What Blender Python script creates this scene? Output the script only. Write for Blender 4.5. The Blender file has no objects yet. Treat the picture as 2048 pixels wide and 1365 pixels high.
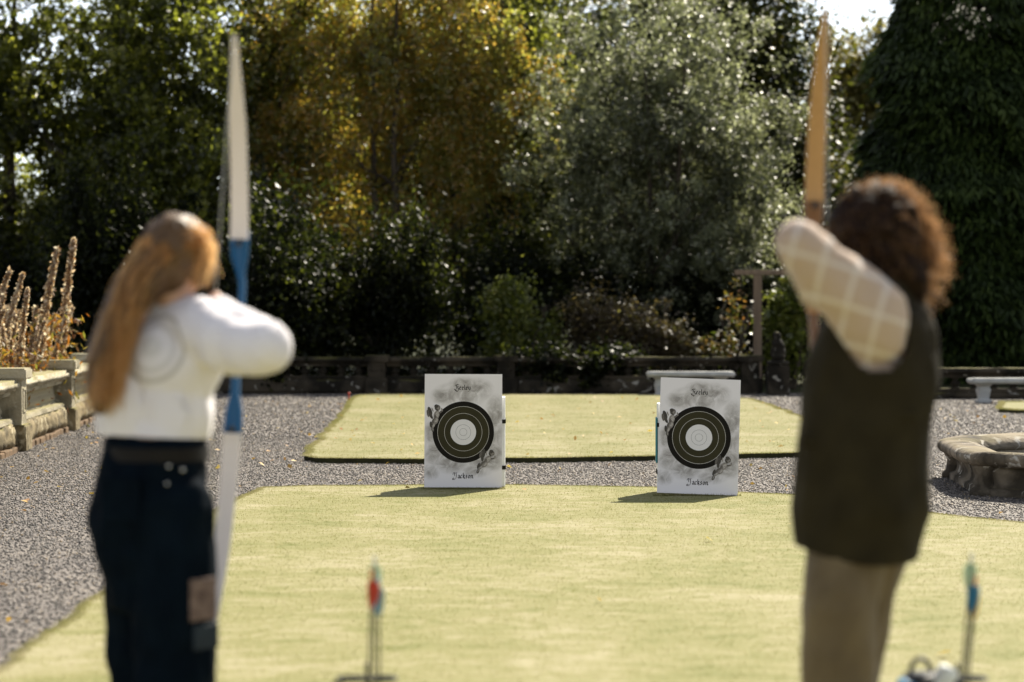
import bpy, bmesh, math, random
import numpy as np
from mathutils import Vector, Matrix, noise as mnoise, Quaternion

# ------------------------------------------------------------ camera, sky, sun, exposure
scn = bpy.context.scene
COL = scn.collection
FPX, HC, HOR = 4835.0, 1.40, 623.0
PITCH = math.atan((682.5 - HOR) / FPX)
cam_d = bpy.data.cameras.new("camera")
cam_d.sensor_width = 36.0
cam_d.lens = 85.0
cam_d.clip_end = 3000
cam_d.clip_start = 0.05
cam = bpy.data.objects.new("camera", cam_d)
COL.objects.link(cam)
cam.location = (0, 0, HC)
cam.rotation_euler = (math.pi / 2 - PITCH, 0, 0)
scn.camera = cam
cam_d.dof.use_dof = True
cam_d.dof.focus_distance = 18.6
cam_d.dof.aperture_fstop = 2.0

SUN_EL, SUN_AZ = math.radians(42), math.radians(26)
world = bpy.data.worlds.new("World")
scn.world = world
world.use_nodes = True
wn = world.node_tree
sky = wn.nodes.new('ShaderNodeTexSky')
sky.sky_type = 'NISHITA'
sky.sun_disc = False
sky.sun_elevation = SUN_EL
sky.sun_rotation = SUN_AZ
sky.dust_density = 0.1
sky.altitude = 1500
bgn = wn.nodes['Background']
bgn.inputs[1].default_value = 0.088
hsv = wn.nodes.new('ShaderNodeHueSaturation')
hsv.inputs['Saturation'].default_value = 0.36
wn.links.new(sky.outputs[0], hsv.inputs['Color'])
wn.links.new(hsv.outputs[0], bgn.inputs[0])
sd = bpy.data.lights.new("sun", 'SUN')
sd.energy = 4.9
sd.angle = math.radians(0.5)
sd.color = (1.0, 0.92, 0.77)
sun = bpy.data.objects.new("sun", sd)
COL.objects.link(sun)
sv = Vector((math.sin(SUN_AZ) * math.cos(SUN_EL), math.cos(SUN_AZ) * math.cos(SUN_EL), math.sin(SUN_EL)))
sun.rotation_euler = sv.to_track_quat('Z', 'Y').to_euler()
sun.location = (10, 30, 30)
scn.view_settings.view_transform = 'Standard'
scn.view_settings.look = 'None'
scn.view_settings.exposure = 1.18
scn.view_settings.gamma = 1.0
scn.render.engine = 'CYCLES'
cy = scn.cycles
cy.use_denoising = True
cy.max_bounces = 6
cy.diffuse_bounces = 2
cy.glossy_bounces = 2
cy.transmission_bounces = 4
cy.transparent_max_bounces = 6
cy.caustics_reflective = False
cy.caustics_refractive = False
cy.sample_clamp_indirect = 6.0

# ------------------------------------------------------------ helpers
def P(px, py, D):
    """photo pixel (2048 wide) at ground distance D -> world point"""
    u = (px - 1024) / FPX
    v = (682.5 - py) / FPX
    c, s = math.cos(PITCH), math.sin(PITCH)
    dy, dz = c + v * s, v * c - s
    return Vector((u * D / dy, D, HC + dz * D / dy))

def G(px, py, z=0.0):
    """photo pixel on the plane at height z"""
    v = (682.5 - py) / FPX
    c, s = math.cos(PITCH), math.sin(PITCH)
    dy, dz = c + v * s, v * c - s
    D = (z - HC) / dz * dy
    return ((px - 1024) / FPX * D / dy, D)

def tagset(o, label=None, cat=None, group=None, kind=None):
    if label: o["label"] = label
    if cat: o["category"] = cat
    if group: o["group"] = group
    if kind: o["kind"] = kind
    return o

def thing(name, label, cat, loc=(0, 0, 0), rot=(0, 0, 0), group=None):
    o = bpy.data.objects.new(name, None)
    COL.objects.link(o)
    o.empty_display_size = 0.1
    o.location = loc
    o.rotation_euler = rot
    return tagset(o, label, cat, group)

def link(name, me, mat=None, parent=None, world=False, smooth=False):
    if mat is not None and len(me.materials) == 0:
        me.materials.append(mat)
    if world and parent is not None:
        me.transform(Matrix.Translation(-Vector(parent.location)))
    o = bpy.data.objects.new(name, me)
    COL.objects.link(o)
    if parent is not None:
        o.parent = parent
    if smooth:
        me.polygons.foreach_set("use_smooth", np.ones(len(me.polygons), dtype=bool))
    return o

def bm_me(bm, name):
    me = bpy.data.meshes.new(name)
    bm.to_mesh(me)
    bm.free()
    return me

def np_me(name, verts, faces, attr=None):
    """verts (n,3), faces (m,k) numpy, attr per face float"""
    me = bpy.data.meshes.new(name)
    k = faces.shape[1]
    me.vertices.add(len(verts))
    me.vertices.foreach_set("co", verts.astype(np.float32).ravel())
    me.loops.add(faces.size)
    me.loops.foreach_set("vertex_index", faces.astype(np.int32).ravel())
    me.polygons.add(len(faces))
    me.polygons.foreach_set("loop_start", (np.arange(len(faces)) * k).astype(np.int32))
    me.update(calc_edges=True)
    if attr is not None:
        for an, av in attr.items():
            a = me.attributes.new(an, 'FLOAT', 'FACE')
            a.data.foreach_set("value", av.astype(np.float32))
    return me

def box(bm, c, s, rot=None, bevel=0.0):
    m = Matrix.Translation(Vector(c)) @ (rot.to_4x4() if rot is not None else Matrix.Identity(4)) @ Matrix.Diagonal((s[0], s[1], s[2], 1))
    r = bmesh.ops.create_cube(bm, size=1.0, matrix=m)
    if bevel > 0:
        es = list({e for v in r['verts'] for e in v.link_edges})
        bmesh.ops.bevel(bm, geom=es, offset=bevel, segments=2, affect='EDGES', profile=0.6)

def tube(bm, pts, rads, seg=8, caps=True):
    pts = [Vector(p) for p in pts]
    rings = []
    prev = None
    for i, p in enumerate(pts):
        if i == 0: t = pts[1] - pts[0]
        elif i == len(pts) - 1: t = pts[-1] - pts[-2]
        else: t = pts[i + 1] - pts[i - 1]
        t = t.normalized() if t.length > 1e-9 else Vector((0, 0, 1))
        if prev is None:
            a = Vector((1, 0, 0)) if abs(t.x) < 0.8 else Vector((0, 1, 0))
            n = (a - t * a.dot(t)).normalized()
        else:
            n = (prev - t * prev.dot(t))
            n = n.normalized() if n.length > 1e-6 else t.orthogonal().normalized()
        prev = n
        b = t.cross(n)
        r = rads[i] if hasattr(rads, '__len__') else rads
        rings.append([bm.verts.new(p + n * (r * math.cos(2 * math.pi * k / seg)) + b * (r * math.sin(2 * math.pi * k / seg))) for k in range(seg)])
    for i in range(len(rings) - 1):
        for k in range(seg):
            bm.faces.new((rings[i][k], rings[i][(k + 1) % seg], rings[i + 1][(k + 1) % seg], rings[i + 1][k]))
    if caps:
        bm.faces.new(rings[0][::-1])
        bm.faces.new(rings[-1])

def lathe(bm, prof, seg=16, origin=(0, 0, 0), sx=1, sy=1):
    o = Vector(origin)
    rings = []
    for r, z in prof:
        rings.append([bm.verts.new(o + Vector((r * math.cos(2 * math.pi * k / seg) * sx, r * math.sin(2 * math.pi * k / seg) * sy, z))) for k in range(seg)])
    for i in range(len(rings) - 1):
        for k in range(seg):
            bm.faces.new((rings[i][k], rings[i][(k + 1) % seg], rings[i + 1][(k + 1) % seg], rings[i + 1][k]))
    bm.faces.new(rings[0][::-1])
    bm.faces.new(rings[-1])

def ell(bm, c, r, rot=None, sub=3):
    m = Matrix.Translation(Vector(c)) @ (rot.to_4x4() if rot is not None else Matrix.Identity(4)) @ Matrix.Diagonal((r[0], r[1], r[2], 1))
    bmesh.ops.create_icosphere(bm, subdivisions=sub, radius=1.0, matrix=m)

def cap(bm, p0, r0, p1, r1, seg=16):
    p0, p1 = Vector(p0), Vector(p1)
    n = max(2, int((p1 - p0).length / 0.03))
    tube(bm, [p0.lerp(p1, i / n) for i in range(n + 1)], [r0 + (r1 - r0) * i / n for i in range(n + 1)], seg)
    ell(bm, p0, (r0,) * 3, sub=2)
    ell(bm, p1, (r1,) * 3, sub=2)

def chain(bm, pts, rads):
    for i in range(len(pts) - 1):
        cap(bm, pts[i], rads[i], pts[i + 1], rads[i + 1])

def loft(bm, rings, rot, seg=28):
    """rings: (cx, cy, z, rx, ry), a closed stack of ellipses"""
    rows = []
    for cx, cy_, z, rx, ry in rings:
        rows.append([bm.verts.new(Vector((cx, cy_, z)) + rot @ Vector((rx * math.cos(2 * math.pi * k / seg), ry * math.sin(2 * math.pi * k / seg), 0))) for k in range(seg)])
    for i in range(len(rows) - 1):
        for k in range(seg):
            bm.faces.new((rows[i][k], rows[i][(k + 1) % seg], rows[i + 1][(k + 1) % seg], rows[i + 1][k]))
    bm.faces.new(rows[0][::-1]); bm.faces.new(rows[-1])

def remesh(bm, name, voxel=0.008, smooth=4, amp=0.0, freq=10.0, stretch=(1, 1, 1)):
    """overlapping solids in bm -> ONE continuous surface"""
    me = bm_me(bm, name + "_src")
    o = bpy.data.objects.new(name + "_tmp", me)
    COL.objects.link(o)
    m = o.modifiers.new("r", 'REMESH')
    m.mode = 'VOXEL'
    m.voxel_size = voxel
    s = o.modifiers.new("s", 'SMOOTH')
    s.factor = 0.5
    s.iterations = smooth
    dg = bpy.context.evaluated_depsgraph_get()
    dg.update()
    out = bpy.data.meshes.new_from_object(o.evaluated_get(dg))
    out.name = name
    bpy.data.objects.remove(o)
    bpy.data.meshes.remove(me)
    if amp > 0:
        out.update()
        for v in out.vertices:
            c = v.co
            q = Vector((c.x * freq * stretch[0], c.y * freq * stretch[1], c.z * freq * stretch[2]))
            v.co = c + v.normal * (amp * (mnoise.noise(q) + 0.5 * mnoise.noise(q * 2.3)))
    out.update()
    return out

# ------------------------------------------------------------ materials
def nt(name):
    m = bpy.data.materials.new(name)
    m.use_nodes = True
    t = m.node_tree
    t.nodes.clear()
    out = t.nodes.new('ShaderNodeOutputMaterial')
    return m, t, out

def N(t, typ, **kw):
    n = t.nodes.new(typ)
    for k, v in kw.items():
        if k.startswith('i_'):
            key = k[2:]
            key = int(key) if key.isdigit() else key.replace('_', ' ')
            n.inputs[key].default_value = v
        else:
            setattr(n, k, v)
    return n

def ramp(t, stops):
    r = t.nodes.new('ShaderNodeValToRGB')
    cr = r.color_ramp
    while len(cr.elements) < len(stops):
        cr.elements.new(0.5)
    for e, (p, c) in zip(cr.elements, stops):
        e.position = p
        e.color = (c[0], c[1], c[2], 1) if hasattr(c, '__len__') else (c, c, c, 1)
    return r

def coords(t, scale=1.0, kind='Object', sc3=None):
    tc = t.nodes.new('ShaderNodeTexCoord')
    mp = t.nodes.new('ShaderNodeMapping')
    mp.inputs['Scale'].default_value = sc3 or (scale,) * 3
    t.links.new(tc.outputs[kind], mp.inputs[0])
    return mp.outputs[0]

def simple(name, c1, c2=None, rough=0.6, scale=8.0, spec=0.4, bump=0.0, bscale=60.0, metal=0.0, stretch=None, detail=4.0, sheen=0.0):
    m, t, out = nt(name)
    p = N(t, 'ShaderNodeBsdfPrincipled')
    p.inputs['Roughness'].default_value = rough
    p.inputs['Specular IOR Level'].default_value = spec
    p.inputs['Metallic'].default_value = metal
    if sheen:
        p.inputs['Sheen Weight'].default_value = sheen
    co = coords(t, scale, sc3=stretch)
    no = N(t, 'ShaderNodeTexNoise', i_Detail=detail)
    no.inputs['Scale'].default_value = 1.0
    t.links.new(co, no.inputs['Vector'])
    c2 = c2 or tuple(x * 0.75 for x in c1)
    r = ramp(t, [(0.3, c2), (0.7, c1)])
    t.links.new(no.outputs[0], r.inputs[0])
    t.links.new(r.outputs[0], p.inputs['Base Color'])
    if bump > 0:
        b = N(t, 'ShaderNodeBump')
        b.inputs['Strength'].default_value = bump
        b.inputs['Distance'].default_value = 0.01
        n2 = N(t, 'ShaderNodeTexNoise', i_Detail=5.0)
        n2.inputs['Scale'].default_value = bscale
        t.links.new(coords(t, 1.0), n2.inputs['Vector'])
        t.links.new(n2.outputs[0], b.inputs['Height'])
        t.links.new(b.outputs[0], p.inputs['Normal'])
    t.links.new(p.outputs[0], out.inputs[0])
    return m

def leaf_mat(name, cols, rough=0.38, spec=0.5, trans=0.4, tgain=1.3, tb=0.5):
    """cols: list of 3-5 colours picked per leaf"""
    m, t, out = nt(name)
    a = N(t, 'ShaderNodeAttribute', attribute_name='rnd')
    a.attribute_type = 'GEOMETRY'
    n = len(cols)
    r = ramp(t, [(i / (n - 1), c) for i, c in enumerate(cols)])
    t.links.new(a.outputs['Fac'], r.inputs[0])
    p = N(t, 'ShaderNodeBsdfPrincipled')
    p.inputs['Roughness'].default_value = rough
    p.inputs['Specular IOR Level'].default_value = spec
    t.links.new(r.outputs[0], p.inputs['Base Color'])
    tr = N(t, 'ShaderNodeBsdfTranslucent')
    mg = N(t, 'ShaderNodeVectorMath', operation='MULTIPLY')
    mg.inputs[1].default_value = (tgain, tgain * (1.05 if tb < .9 else 1.0), tgain * tb)
    t.links.new(r.outputs[0], mg.inputs[0])
    t.links.new(mg.outputs[0], tr.inputs[0])
    mx = N(t, 'ShaderNodeMixShader', i_0=trans)
    t.links.new(p.outputs[0], mx.inputs[1])
    t.links.new(tr.outputs[0], mx.inputs[2])
    t.links.new(mx.outputs[0], out.inputs[0])
    return m

def stone_mat(name, base, dark, lichen, moss, lw=0.55, dw=0.45, moss_amt=0.6, dscale=1.6):
    m, t, out = nt(name)
    p = N(t, 'ShaderNodeBsdfPrincipled')
    p.inputs['Roughness'].default_value = 0.9
    p.inputs['Specular IOR Level'].default_value = 0.2
    co = coords(t, 1.0, 'Object')
    def noise(sc, det=6.0, dist=0.0):
        n = N(t, 'ShaderNodeTexNoise', i_Detail=det, i_Distortion=dist)
        n.inputs['Scale'].default_value = sc
        t.links.new(co, n.inputs['Vector'])
        return n.outputs[0]
    n1 = noise(dscale, 8.0, 0.4)
    r1 = ramp(t, [(dw - 0.08, dark), (dw + 0.12, base)])
    t.links.new(n1, r1.inputs[0])
    n2 = noise(7.0, 6.0, 0.8)
    r2 = ramp(t, [(lw, 0.0), (lw + 0.06, 1.0)])
    t.links.new(n2, r2.inputs[0])
    mx = N(t, 'ShaderNodeMixRGB')
    t.links.new(r2.outputs[0], mx.inputs[0])
    t.links.new(r1.outputs[0], mx.inputs[1])
    mx.inputs[2].default_value = (*lichen, 1)
    # moss grows on upward faces
    ge = N(t, 'ShaderNodeNewGeometry')
    sx = N(t, 'ShaderNodeSeparateXYZ')
    t.links.new(ge.outputs['Normal'], sx.inputs[0])
    n3 = noise(2.7, 5.0)
    mu = N(t, 'ShaderNodeMath', operation='MULTIPLY')
    t.links.new(sx.outputs[2], mu.inputs[0])
    t.links.new(n3, mu.inputs[1])
    r3 = ramp(t, [(0.36, 0.0), (0.52, moss_amt)])
    t.links.new(mu.outputs[0], r3.inputs[0])
    mx2 = N(t, 'ShaderNodeMixRGB')
    t.links.new(r3.outputs[0], mx2.inputs[0])
    t.links.new(mx.outputs[0], mx2.inputs[1])
    mx2.inputs[2].default_value = (*moss, 1)
    t.links.new(mx2.outputs[0], p.inputs['Base Color'])
    b = N(t, 'ShaderNodeBump')
    b.inputs['Strength'].default_value = 0.7
    b.inputs['Distance'].default_value = 0.02
    t.links.new(noise(22.0, 8.0), b.inputs['Height'])
    t.links.new(b.outputs[0], p.inputs['Normal'])
    t.links.new(p.outputs[0], out.inputs[0])
    return m

def grass_color(t, stripes):
    """lawn colour from world position (shared by the turf sheet and the blades)"""
    ge = N(t, 'ShaderNodeNewGeometry')
    def noise(sc, det, dist=0.0):
        mp = t.nodes.new('ShaderNodeMapping')
        mp.inputs['Scale'].default_value = sc
        t.links.new(ge.outputs['Position'], mp.inputs[0])
        n = N(t, 'ShaderNodeTexNoise', i_Detail=det, i_Distortion=dist)
        n.inputs['Scale'].default_value = 1.0
        t.links.new(mp.outputs[0], n.inputs['Vector'])
        return n.outputs[0]
    a = noise((0.8, 1.0, 0), 6.0, 0.6)
    b = noise((4.5, 6.5, 0), 7.0, 1.2)
    c = noise((38, 30, 0), 3.0)
    s = N(t, 'ShaderNodeMath', operation='MULTIPLY_ADD')
    s.inputs[1].default_value = 0.45
    t.links.new(b, s.inputs[0])
    s2 = N(t, 'ShaderNodeMath', operation='MULTIPLY')
    s2.inputs[1].default_value = 0.40
    t.links.new(a, s2.inputs[0])
    t.links.new(s2.outputs[0], s.inputs[2])
    s3 = N(t, 'ShaderNodeMath', operation='MULTIPLY_ADD')
    s3.inputs[1].default_value = 0.16
    t.links.new(c, s3.inputs[0])
    t.links.new(s.outputs[0], s3.inputs[2])
    last = s3.outputs[0]
    if stripes:
        sp = N(t, 'ShaderNodeSeparateXYZ')
        t.links.new(ge.outputs['Position'], sp.inputs[0])
        w = N(t, 'ShaderNodeMath', operation='MULTIPLY')
        w.inputs[1].default_value = 2 * math.pi / 1.1
        t.links.new(sp.outputs[0], w.inputs[0])
        si = N(t, 'ShaderNodeMath', operation='SINE')
        t.links.new(w.outputs[0], si.inputs[0])
        ad = N(t, 'ShaderNodeMath', operation='MULTIPLY_ADD')
        ad.inputs[1].default_value = 0.022 * stripes
        t.links.new(si.outputs[0], ad.inputs[0])
        t.links.new(last, ad.inputs[2])
        last = ad.outputs[0]
    r = ramp(t, [(0.36, (0.135, 0.142, 0.038)), (0.44, (0.186, 0.180, 0.064)), (0.52, (0.222, 0.206, 0.088)), (0.64, (0.300, 0.270, 0.155))])
    t.links.new(last, r.inputs[0])
    return r.outputs[0]

def lawn_mat(name, stripes=0, gain=1.0):
    m, t, out = nt(name)
    col = grass_color(t, stripes)
    p = N(t, 'ShaderNodeBsdfPrincipled')
    p.inputs['Roughness'].default_value = 0.85
    p.inputs['Specular IOR Level'].default_value = 0.15
    g = N(t, 'ShaderNodeVectorMath', operation='SCALE')
    g.inputs['Scale'].default_value = gain
    t.links.new(col, g.inputs[0])
    t.links.new(g.outputs[0], p.inputs['Base Color'])
    ge = N(t, 'ShaderNodeNewGeometry')
    n = N(t, 'ShaderNodeTexNoise', i_Detail=4.0)
    n.inputs['Scale'].default_value = 70
    t.links.new(ge.outputs['Position'], n.inputs['Vector'])
    b = N(t, 'ShaderNodeBump')
    b.inputs['Strength'].default_value = 0.2
    b.inputs['Distance'].default_value = 0.01
    t.links.new(n.outputs[0], b.inputs['Height'])
    t.links.new(b.outputs[0], p.inputs['Normal'])
    t.links.new(p.outputs[0], out.inputs[0])
    return m

def blade_mat(name, stripes=0):
    m, t, out = nt(name)
    col = grass_color(t, stripes)
    a = N(t, 'ShaderNodeAttribute', attribute_name='rnd')
    mr = N(t, 'ShaderNodeMapRange')
    mr.inputs['To Min'].default_value = 0.85
    mr.inputs['To Max'].default_value = 1.25
    t.links.new(a.outputs['Fac'], mr.inputs['Value'])
    g = N(t, 'ShaderNodeVectorMath', operation='SCALE')
    t.links.new(col, g.inputs[0])
    t.links.new(mr.outputs[0], g.inputs['Scale'])
    d = N(t, 'ShaderNodeBsdfPrincipled')
    d.inputs['Roughness'].default_value = 0.5
    d.inputs['Specular IOR Level'].default_value = 0.25
    t.links.new(g.outputs[0], d.inputs['Base Color'])
    tr = N(t, 'ShaderNodeBsdfTranslucent')
    t.links.new(g.outputs[0], tr.inputs[0])
    mx = N(t, 'ShaderNodeMixShader', i_0=0.62)
    t.links.new(d.outputs[0], mx.inputs[1])
    t.links.new(tr.outputs[0], mx.inputs[2])
    t.links.new(mx.outputs[0], out.inputs[0])
    return m

def gravel_mat():
    m, t, out = nt("gravel")
    ge = N(t, 'ShaderNodeNewGeometry')
    v = N(t, 'ShaderNodeTexVoronoi')
    v.inputs['Scale'].default_value = 62
    t.links.new(ge.outputs['Position'], v.inputs['Vector'])
    se = N(t, 'ShaderNodeSeparateColor')
    t.links.new(v.outputs['Color'], se.inputs[0])
    r = ramp(t, [(0.0, (0.04, 0.034, 0.031)), (0.35, (0.09, 0.078, 0.071)), (0.7, (0.16, 0.14, 0.124)), (1.0, (0.32, 0.28, 0.24))])
    t.links.new(se.outputs[0], r.inputs[0])
    n = N(t, 'ShaderNodeTexNoise', i_Detail=5.0)
    n.inputs['Scale'].default_value = 0.8
    t.links.new(ge.outputs['Position'], n.inputs['Vector'])
    r2 = ramp(t, [(0.3, (0.80, 0.78, 0.80)), (0.7, (1.1, 1.07, 1.02))])
    t.links.new(n.outputs[0], r2.inputs[0])
    mu = N(t, 'ShaderNodeMixRGB', blend_type='MULTIPLY', i_0=1.0)
    t.links.new(r.outputs[0], mu.inputs[1])
    t.links.new(r2.outputs[0], mu.inputs[2])
    p = N(t, 'ShaderNodeBsdfPrincipled')
    p.inputs['Roughness'].default_value = 0.75
    p.inputs['Specular IOR Level'].default_value = 0.35
    t.links.new(mu.outputs[0], p.inputs['Base Color'])
    b = N(t, 'ShaderNodeBump', invert=True)
    b.inputs['Strength'].default_value = 0.9
    b.inputs['Distance'].default_value = 0.012
    t.links.new(v.outputs['Distance'], b.inputs['Height'])
    t.links.new(b.outputs[0], p.inputs['Normal'])
    t.links.new(p.outputs[0], out.inputs[0])
    return m

def pebble_mat():
    m, t, out = nt("pebbles")
    a = N(t, 'ShaderNodeAttribute', attribute_name='rnd')
    r = ramp(t, [(0.0, (0.04, 0.034, 0.031)), (0.4, (0.095, 0.083, 0.075)), (0.75, (0.17, 0.148, 0.13)), (0.93, (0.33, 0.29, 0.25)), (1.0, (0.36, 0.25, 0.12))])
    t.links.new(a.outputs['Fac'], r.inputs[0])
    p = N(t, 'ShaderNodeBsdfPrincipled')
    p.inputs['Roughness'].default_value = 0.6
    p.inputs['Specular IOR Level'].default_value = 0.4
    t.links.new(r.outputs[0], p.inputs['Base Color'])
    t.links.new(p.outputs[0], out.inputs[0])
    return m

M = {}
M['soil'] = simple('soil', (0.045, 0.045, 0.018), (0.02, 0.018, 0.010), 0.95, 5, 0.1, 0.8, 30)
M['woodfloor'] = simple('woodland_floor', (0.05, 0.06, 0.022), (0.025, 0.022, 0.012), 0.95, 0.7, 0.1, 0.6, 12)
M['gravel'] = gravel_mat()
M['pebble'] = pebble_mat()
M['lawn_a'] = lawn_mat('lawn_near', 0.8)
M['lawn_b'] = lawn_mat('lawn_far', 1.0, 0.9)
M['blade_a'] = blade_mat('grass_blades_near', 0.8)
M['blade_b'] = blade_mat('grass_blades_far', 1.0)
M['stone_l'] = stone_mat('stone_pale', (0.40, 0.355, 0.25), (0.15, 0.13, 0.08), (0.50, 0.46, 0.36), (0.22, 0.195, 0.07), 0.60, 0.40, 0.8)
M['stone_r'] = stone_mat('stone_rough_mossy', (0.24, 0.19, 0.105), (0.07, 0.055, 0.03), (0.36, 0.31, 0.20), (0.19, 0.17, 0.05), 0.58, 0.45, 0.9, 3.0)
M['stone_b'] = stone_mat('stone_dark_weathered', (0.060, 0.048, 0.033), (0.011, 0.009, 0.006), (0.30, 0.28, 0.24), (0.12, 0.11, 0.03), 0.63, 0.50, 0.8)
M['stone_f'] = stone_mat('stone_basin', (0.26, 0.215, 0.16), (0.045, 0.036, 0.025), (0.42, 0.39, 0.34), (0.14, 0.115, 0.05), 0.61, 0.47, 0.5, 2.2)
M['bench'] = simple('pale_stone_bench', (0.44, 0.44, 0.43), (0.30, 0.30, 0.285), 0.8, 5, 0.3, 0.3, 40)
M['brick'] = simple('brick_course', (0.20, 0.125, 0.07), (0.10, 0.07, 0.04), 0.9, 12, 0.2, 0.5, 50)
M['bark'] = simple('bark', (0.075, 0.058, 0.04), (0.03, 0.024, 0.018), 0.9, 6, 0.2, 0.9, 25, stretch=(8, 8, 1.5))
M['birch'] = simple('birch_bark', (0.30, 0.27, 0.23), (0.08, 0.07, 0.06), 0.8, 6, 0.2, 0.5, 25, stretch=(3, 3, 9))
M['postwood'] = simple('grey_weathered_timber', (0.20, 0.145, 0.10), (0.11, 0.08, 0.055), 0.85, 6, 0.2, 0.4, 40, stretch=(10, 10, 1))

# ------------------------------------------------------------ ground
def sheet(name, poly, z, mat, kind='structure', thick=0.0, side=None, inset=0.0, jag=0.0, seed=1):
    rng = random.Random(seed)
    pts = []
    n = len(poly)
    for i in range(n):
        a, b = Vector(poly[i]), Vector(poly[(i + 1) % n])
        L = (b - a).length
        k = max(1, int(L / 0.12)) if jag > 0 else 1
        for j in range(k):
            q = a.lerp(b, j / k)
            if jag > 0:
                nr = Vector(((b - a).y, -(b - a).x)).normalized()
                q = q + nr * (jag * (mnoise.noise(Vector((q.x * 1.3, q.y * 1.3, seed))) * 2.0 + mnoise.noise(Vector((q.x * 9, q.y * 9, seed))) * 0.8 + rng.uniform(-0.3, 0.3)))
            pts.append((q.x, q.y))
    bm = bmesh.new()
    top = [bm.verts.new((x, y, z)) for x, y in pts]
    f = bm.faces.new(top)
    if f.normal.z < 0:
        f.normal_flip()
    if thick > 0:
        bot = [bm.verts.new((x, y, z - thick)) for x, y in pts]
        for i in range(len(pts)):
            j = (i + 1) % len(pts)
            sf = bm.faces.new((top[i], top[j], bot[j], bot[i]))
            sf.material_index = 1
    bmesh.ops.recalc_face_normals(bm, faces=bm.faces[:])
    bm.faces.ensure_lookup_table()
    bmesh.ops.triangulate(bm, faces=[bm.faces[0]])
    me = bm_me(bm, name)
    me.materials.append(mat)
    if side: me.materials.append(side)
    o = link(name, me)
    o["kind"] = kind
    return o, pts

sheet('ground', [(-900, -300), (900, -300), (900, 1500), (-900, 1500)], -0.03, M['woodfloor'])
sheet('gravel_path', [(-6.6, -6), (16, -6), (16, 41.3), (-6.6, 41.3)], 0.0, M['gravel'])
ZA, ZB = 0.02, 0.05
nl = [G(530, 975, ZA), G(640, 971.5, ZA), G(1000, 970, ZA), G(1300, 975, ZA), G(1480, 985, ZA), G(1600, 991, ZA), G(1870, 1028, ZA), G(2048, 1046, ZA), (6.5, 12.0), (6.5, -3), (-3.5, -3), (-2.9, 5.5), G(0, 1345, ZA), G(100, 1268, ZA), G(200, 1195, ZA), G(330, 1095, ZA), G(440, 1018, ZA), G(480, 995, ZA)]
_, nlp = sheet('near_lawn', nl, ZA, M['lawn_a'], thick=0.03, side=M['soil'], jag=0.02, seed=3)
fl = [G(610, 911, ZB), G(640, 916, ZB), G(845, 918, ZB), G(1010, 916, ZB), G(1300, 912, ZB), G(1590, 905, ZB), (3.72, 23.4), (3.70, 37.3), (3.3, 38.0), (2.3, 39.0), (-2.2, 39.2), (-2.42, 38.9), (-2.5, 38.2), (-2.2, 31.0)]
_, flp = sheet('far_lawn', fl, ZB, M['lawn_b'], thick=0.06, side=M['soil'], jag=0.03, seed=5)
rl = [(6.72, 33.4), (6.9, 33.0), (13, 32.6), (13, 36.2), (7.3, 36.0)]
_, rlp = sheet('side_lawn', rl, ZB, M['lawn_b'], thick=0.06, side=M['soil'], jag=0.015, seed=7)

rng = np.random.default_rng(11)

def inpoly(x, y, poly):
    poly = np.array(poly)
    ins = np.zeros(len(x), bool)
    j = len(poly) - 1
    for i in range(len(poly)):
        xi, yi = poly[i]; xj, yj = poly[j]
        c = ((yi > y) != (yj > y)) & (x < (xj - xi) * (y - yi) / (yj - yi + 1e-12) + xi)
        ins ^= c
        j = i
    return ins

def frustum_pts(n, d0, d1, power=1.0, margin=0.6):
    u = rng.random(n)
    a, b = d0 ** power, d1 ** power
    D = (a + (b - a) * u) ** (1 / power)
    w = D * (1024 / FPX) + margin
    return (rng.random(n) * 2 - 1) * w, D

def blades(name, x, y, z0, h0, h1, w0, mat, label, lean=0.5):
    n = len(x)
    ang = rng.random(n) * 2 * np.pi
    h = h0 + (h1 - h0) * rng.random(n) ** 1.5
    w = w0 * (0.6 + 0.8 * rng.random(n))
    la = rng.random(n) * 2 * np.pi
    lm = h * lean * rng.random(n)
    v = np.zeros((n, 3, 3))
    dx, dy = np.cos(ang) * w / 2, np.sin(ang) * w / 2
    v[:, 0] = np.stack([x - dx, y - dy, np.full(n, z0 - 0.002)], 1)
    v[:, 1] = np.stack([x + dx, y + dy, np.full(n, z0 - 0.002)], 1)
    v[:, 2] = np.stack([x + np.cos(la) * lm, y + np.sin(la) * lm, z0 + h], 1)
    me = np_me(name, v.reshape(-1, 3), np.arange(3 * n).reshape(-1, 3), {'rnd': rng.random(n)})
    o = link(name, me, mat)
    tagset(o, label, 'grass', kind='stuff')
    return o

x, y = frustum_pts(230000, 5.5, 19.6, 1.5, 1.6)
k = inpoly(x, y, nlp)
x, y = x[k], y[k]
# ragged fringe along the near lawn's edge
def fringe(poly, n, spread, dmax=60):
    p = np.array(poly)
    q = np.roll(p, -1, 0)
    L = np.linalg.norm(q - p, axis=1)
    mid = (p + q) / 2
    vis = (mid[:, 1] > 8.5) & (np.abs(mid[:, 0]) < mid[:, 1] * 0.225 + 0.8)
    L = L * vis
    i = rng.choice(len(p), n, p=L / L.sum())
    f = rng.random(n)[:, None]
    r = p[i] * (1 - f) + q[i] * f + rng.normal(0, spread, (n, 2))
    return r[:, 0], r[:, 1]
fx, fy = fringe(nlp, 26000, 0.018)
blades('near_lawn_grass', np.r_[x, fx], np.r_[y, fy], ZA, 0.004, 0.012, 0.004, M['blade_a'], 'short dry yellow green turf of the lawn in front of the targets')
x, y = frustum_pts(70000, 22.2, 39.5, 1.2)
k = inpoly(x, y, flp)
x, y = x[k], y[k]
fx, fy = fringe(flp, 30000, 0.022)
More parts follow.
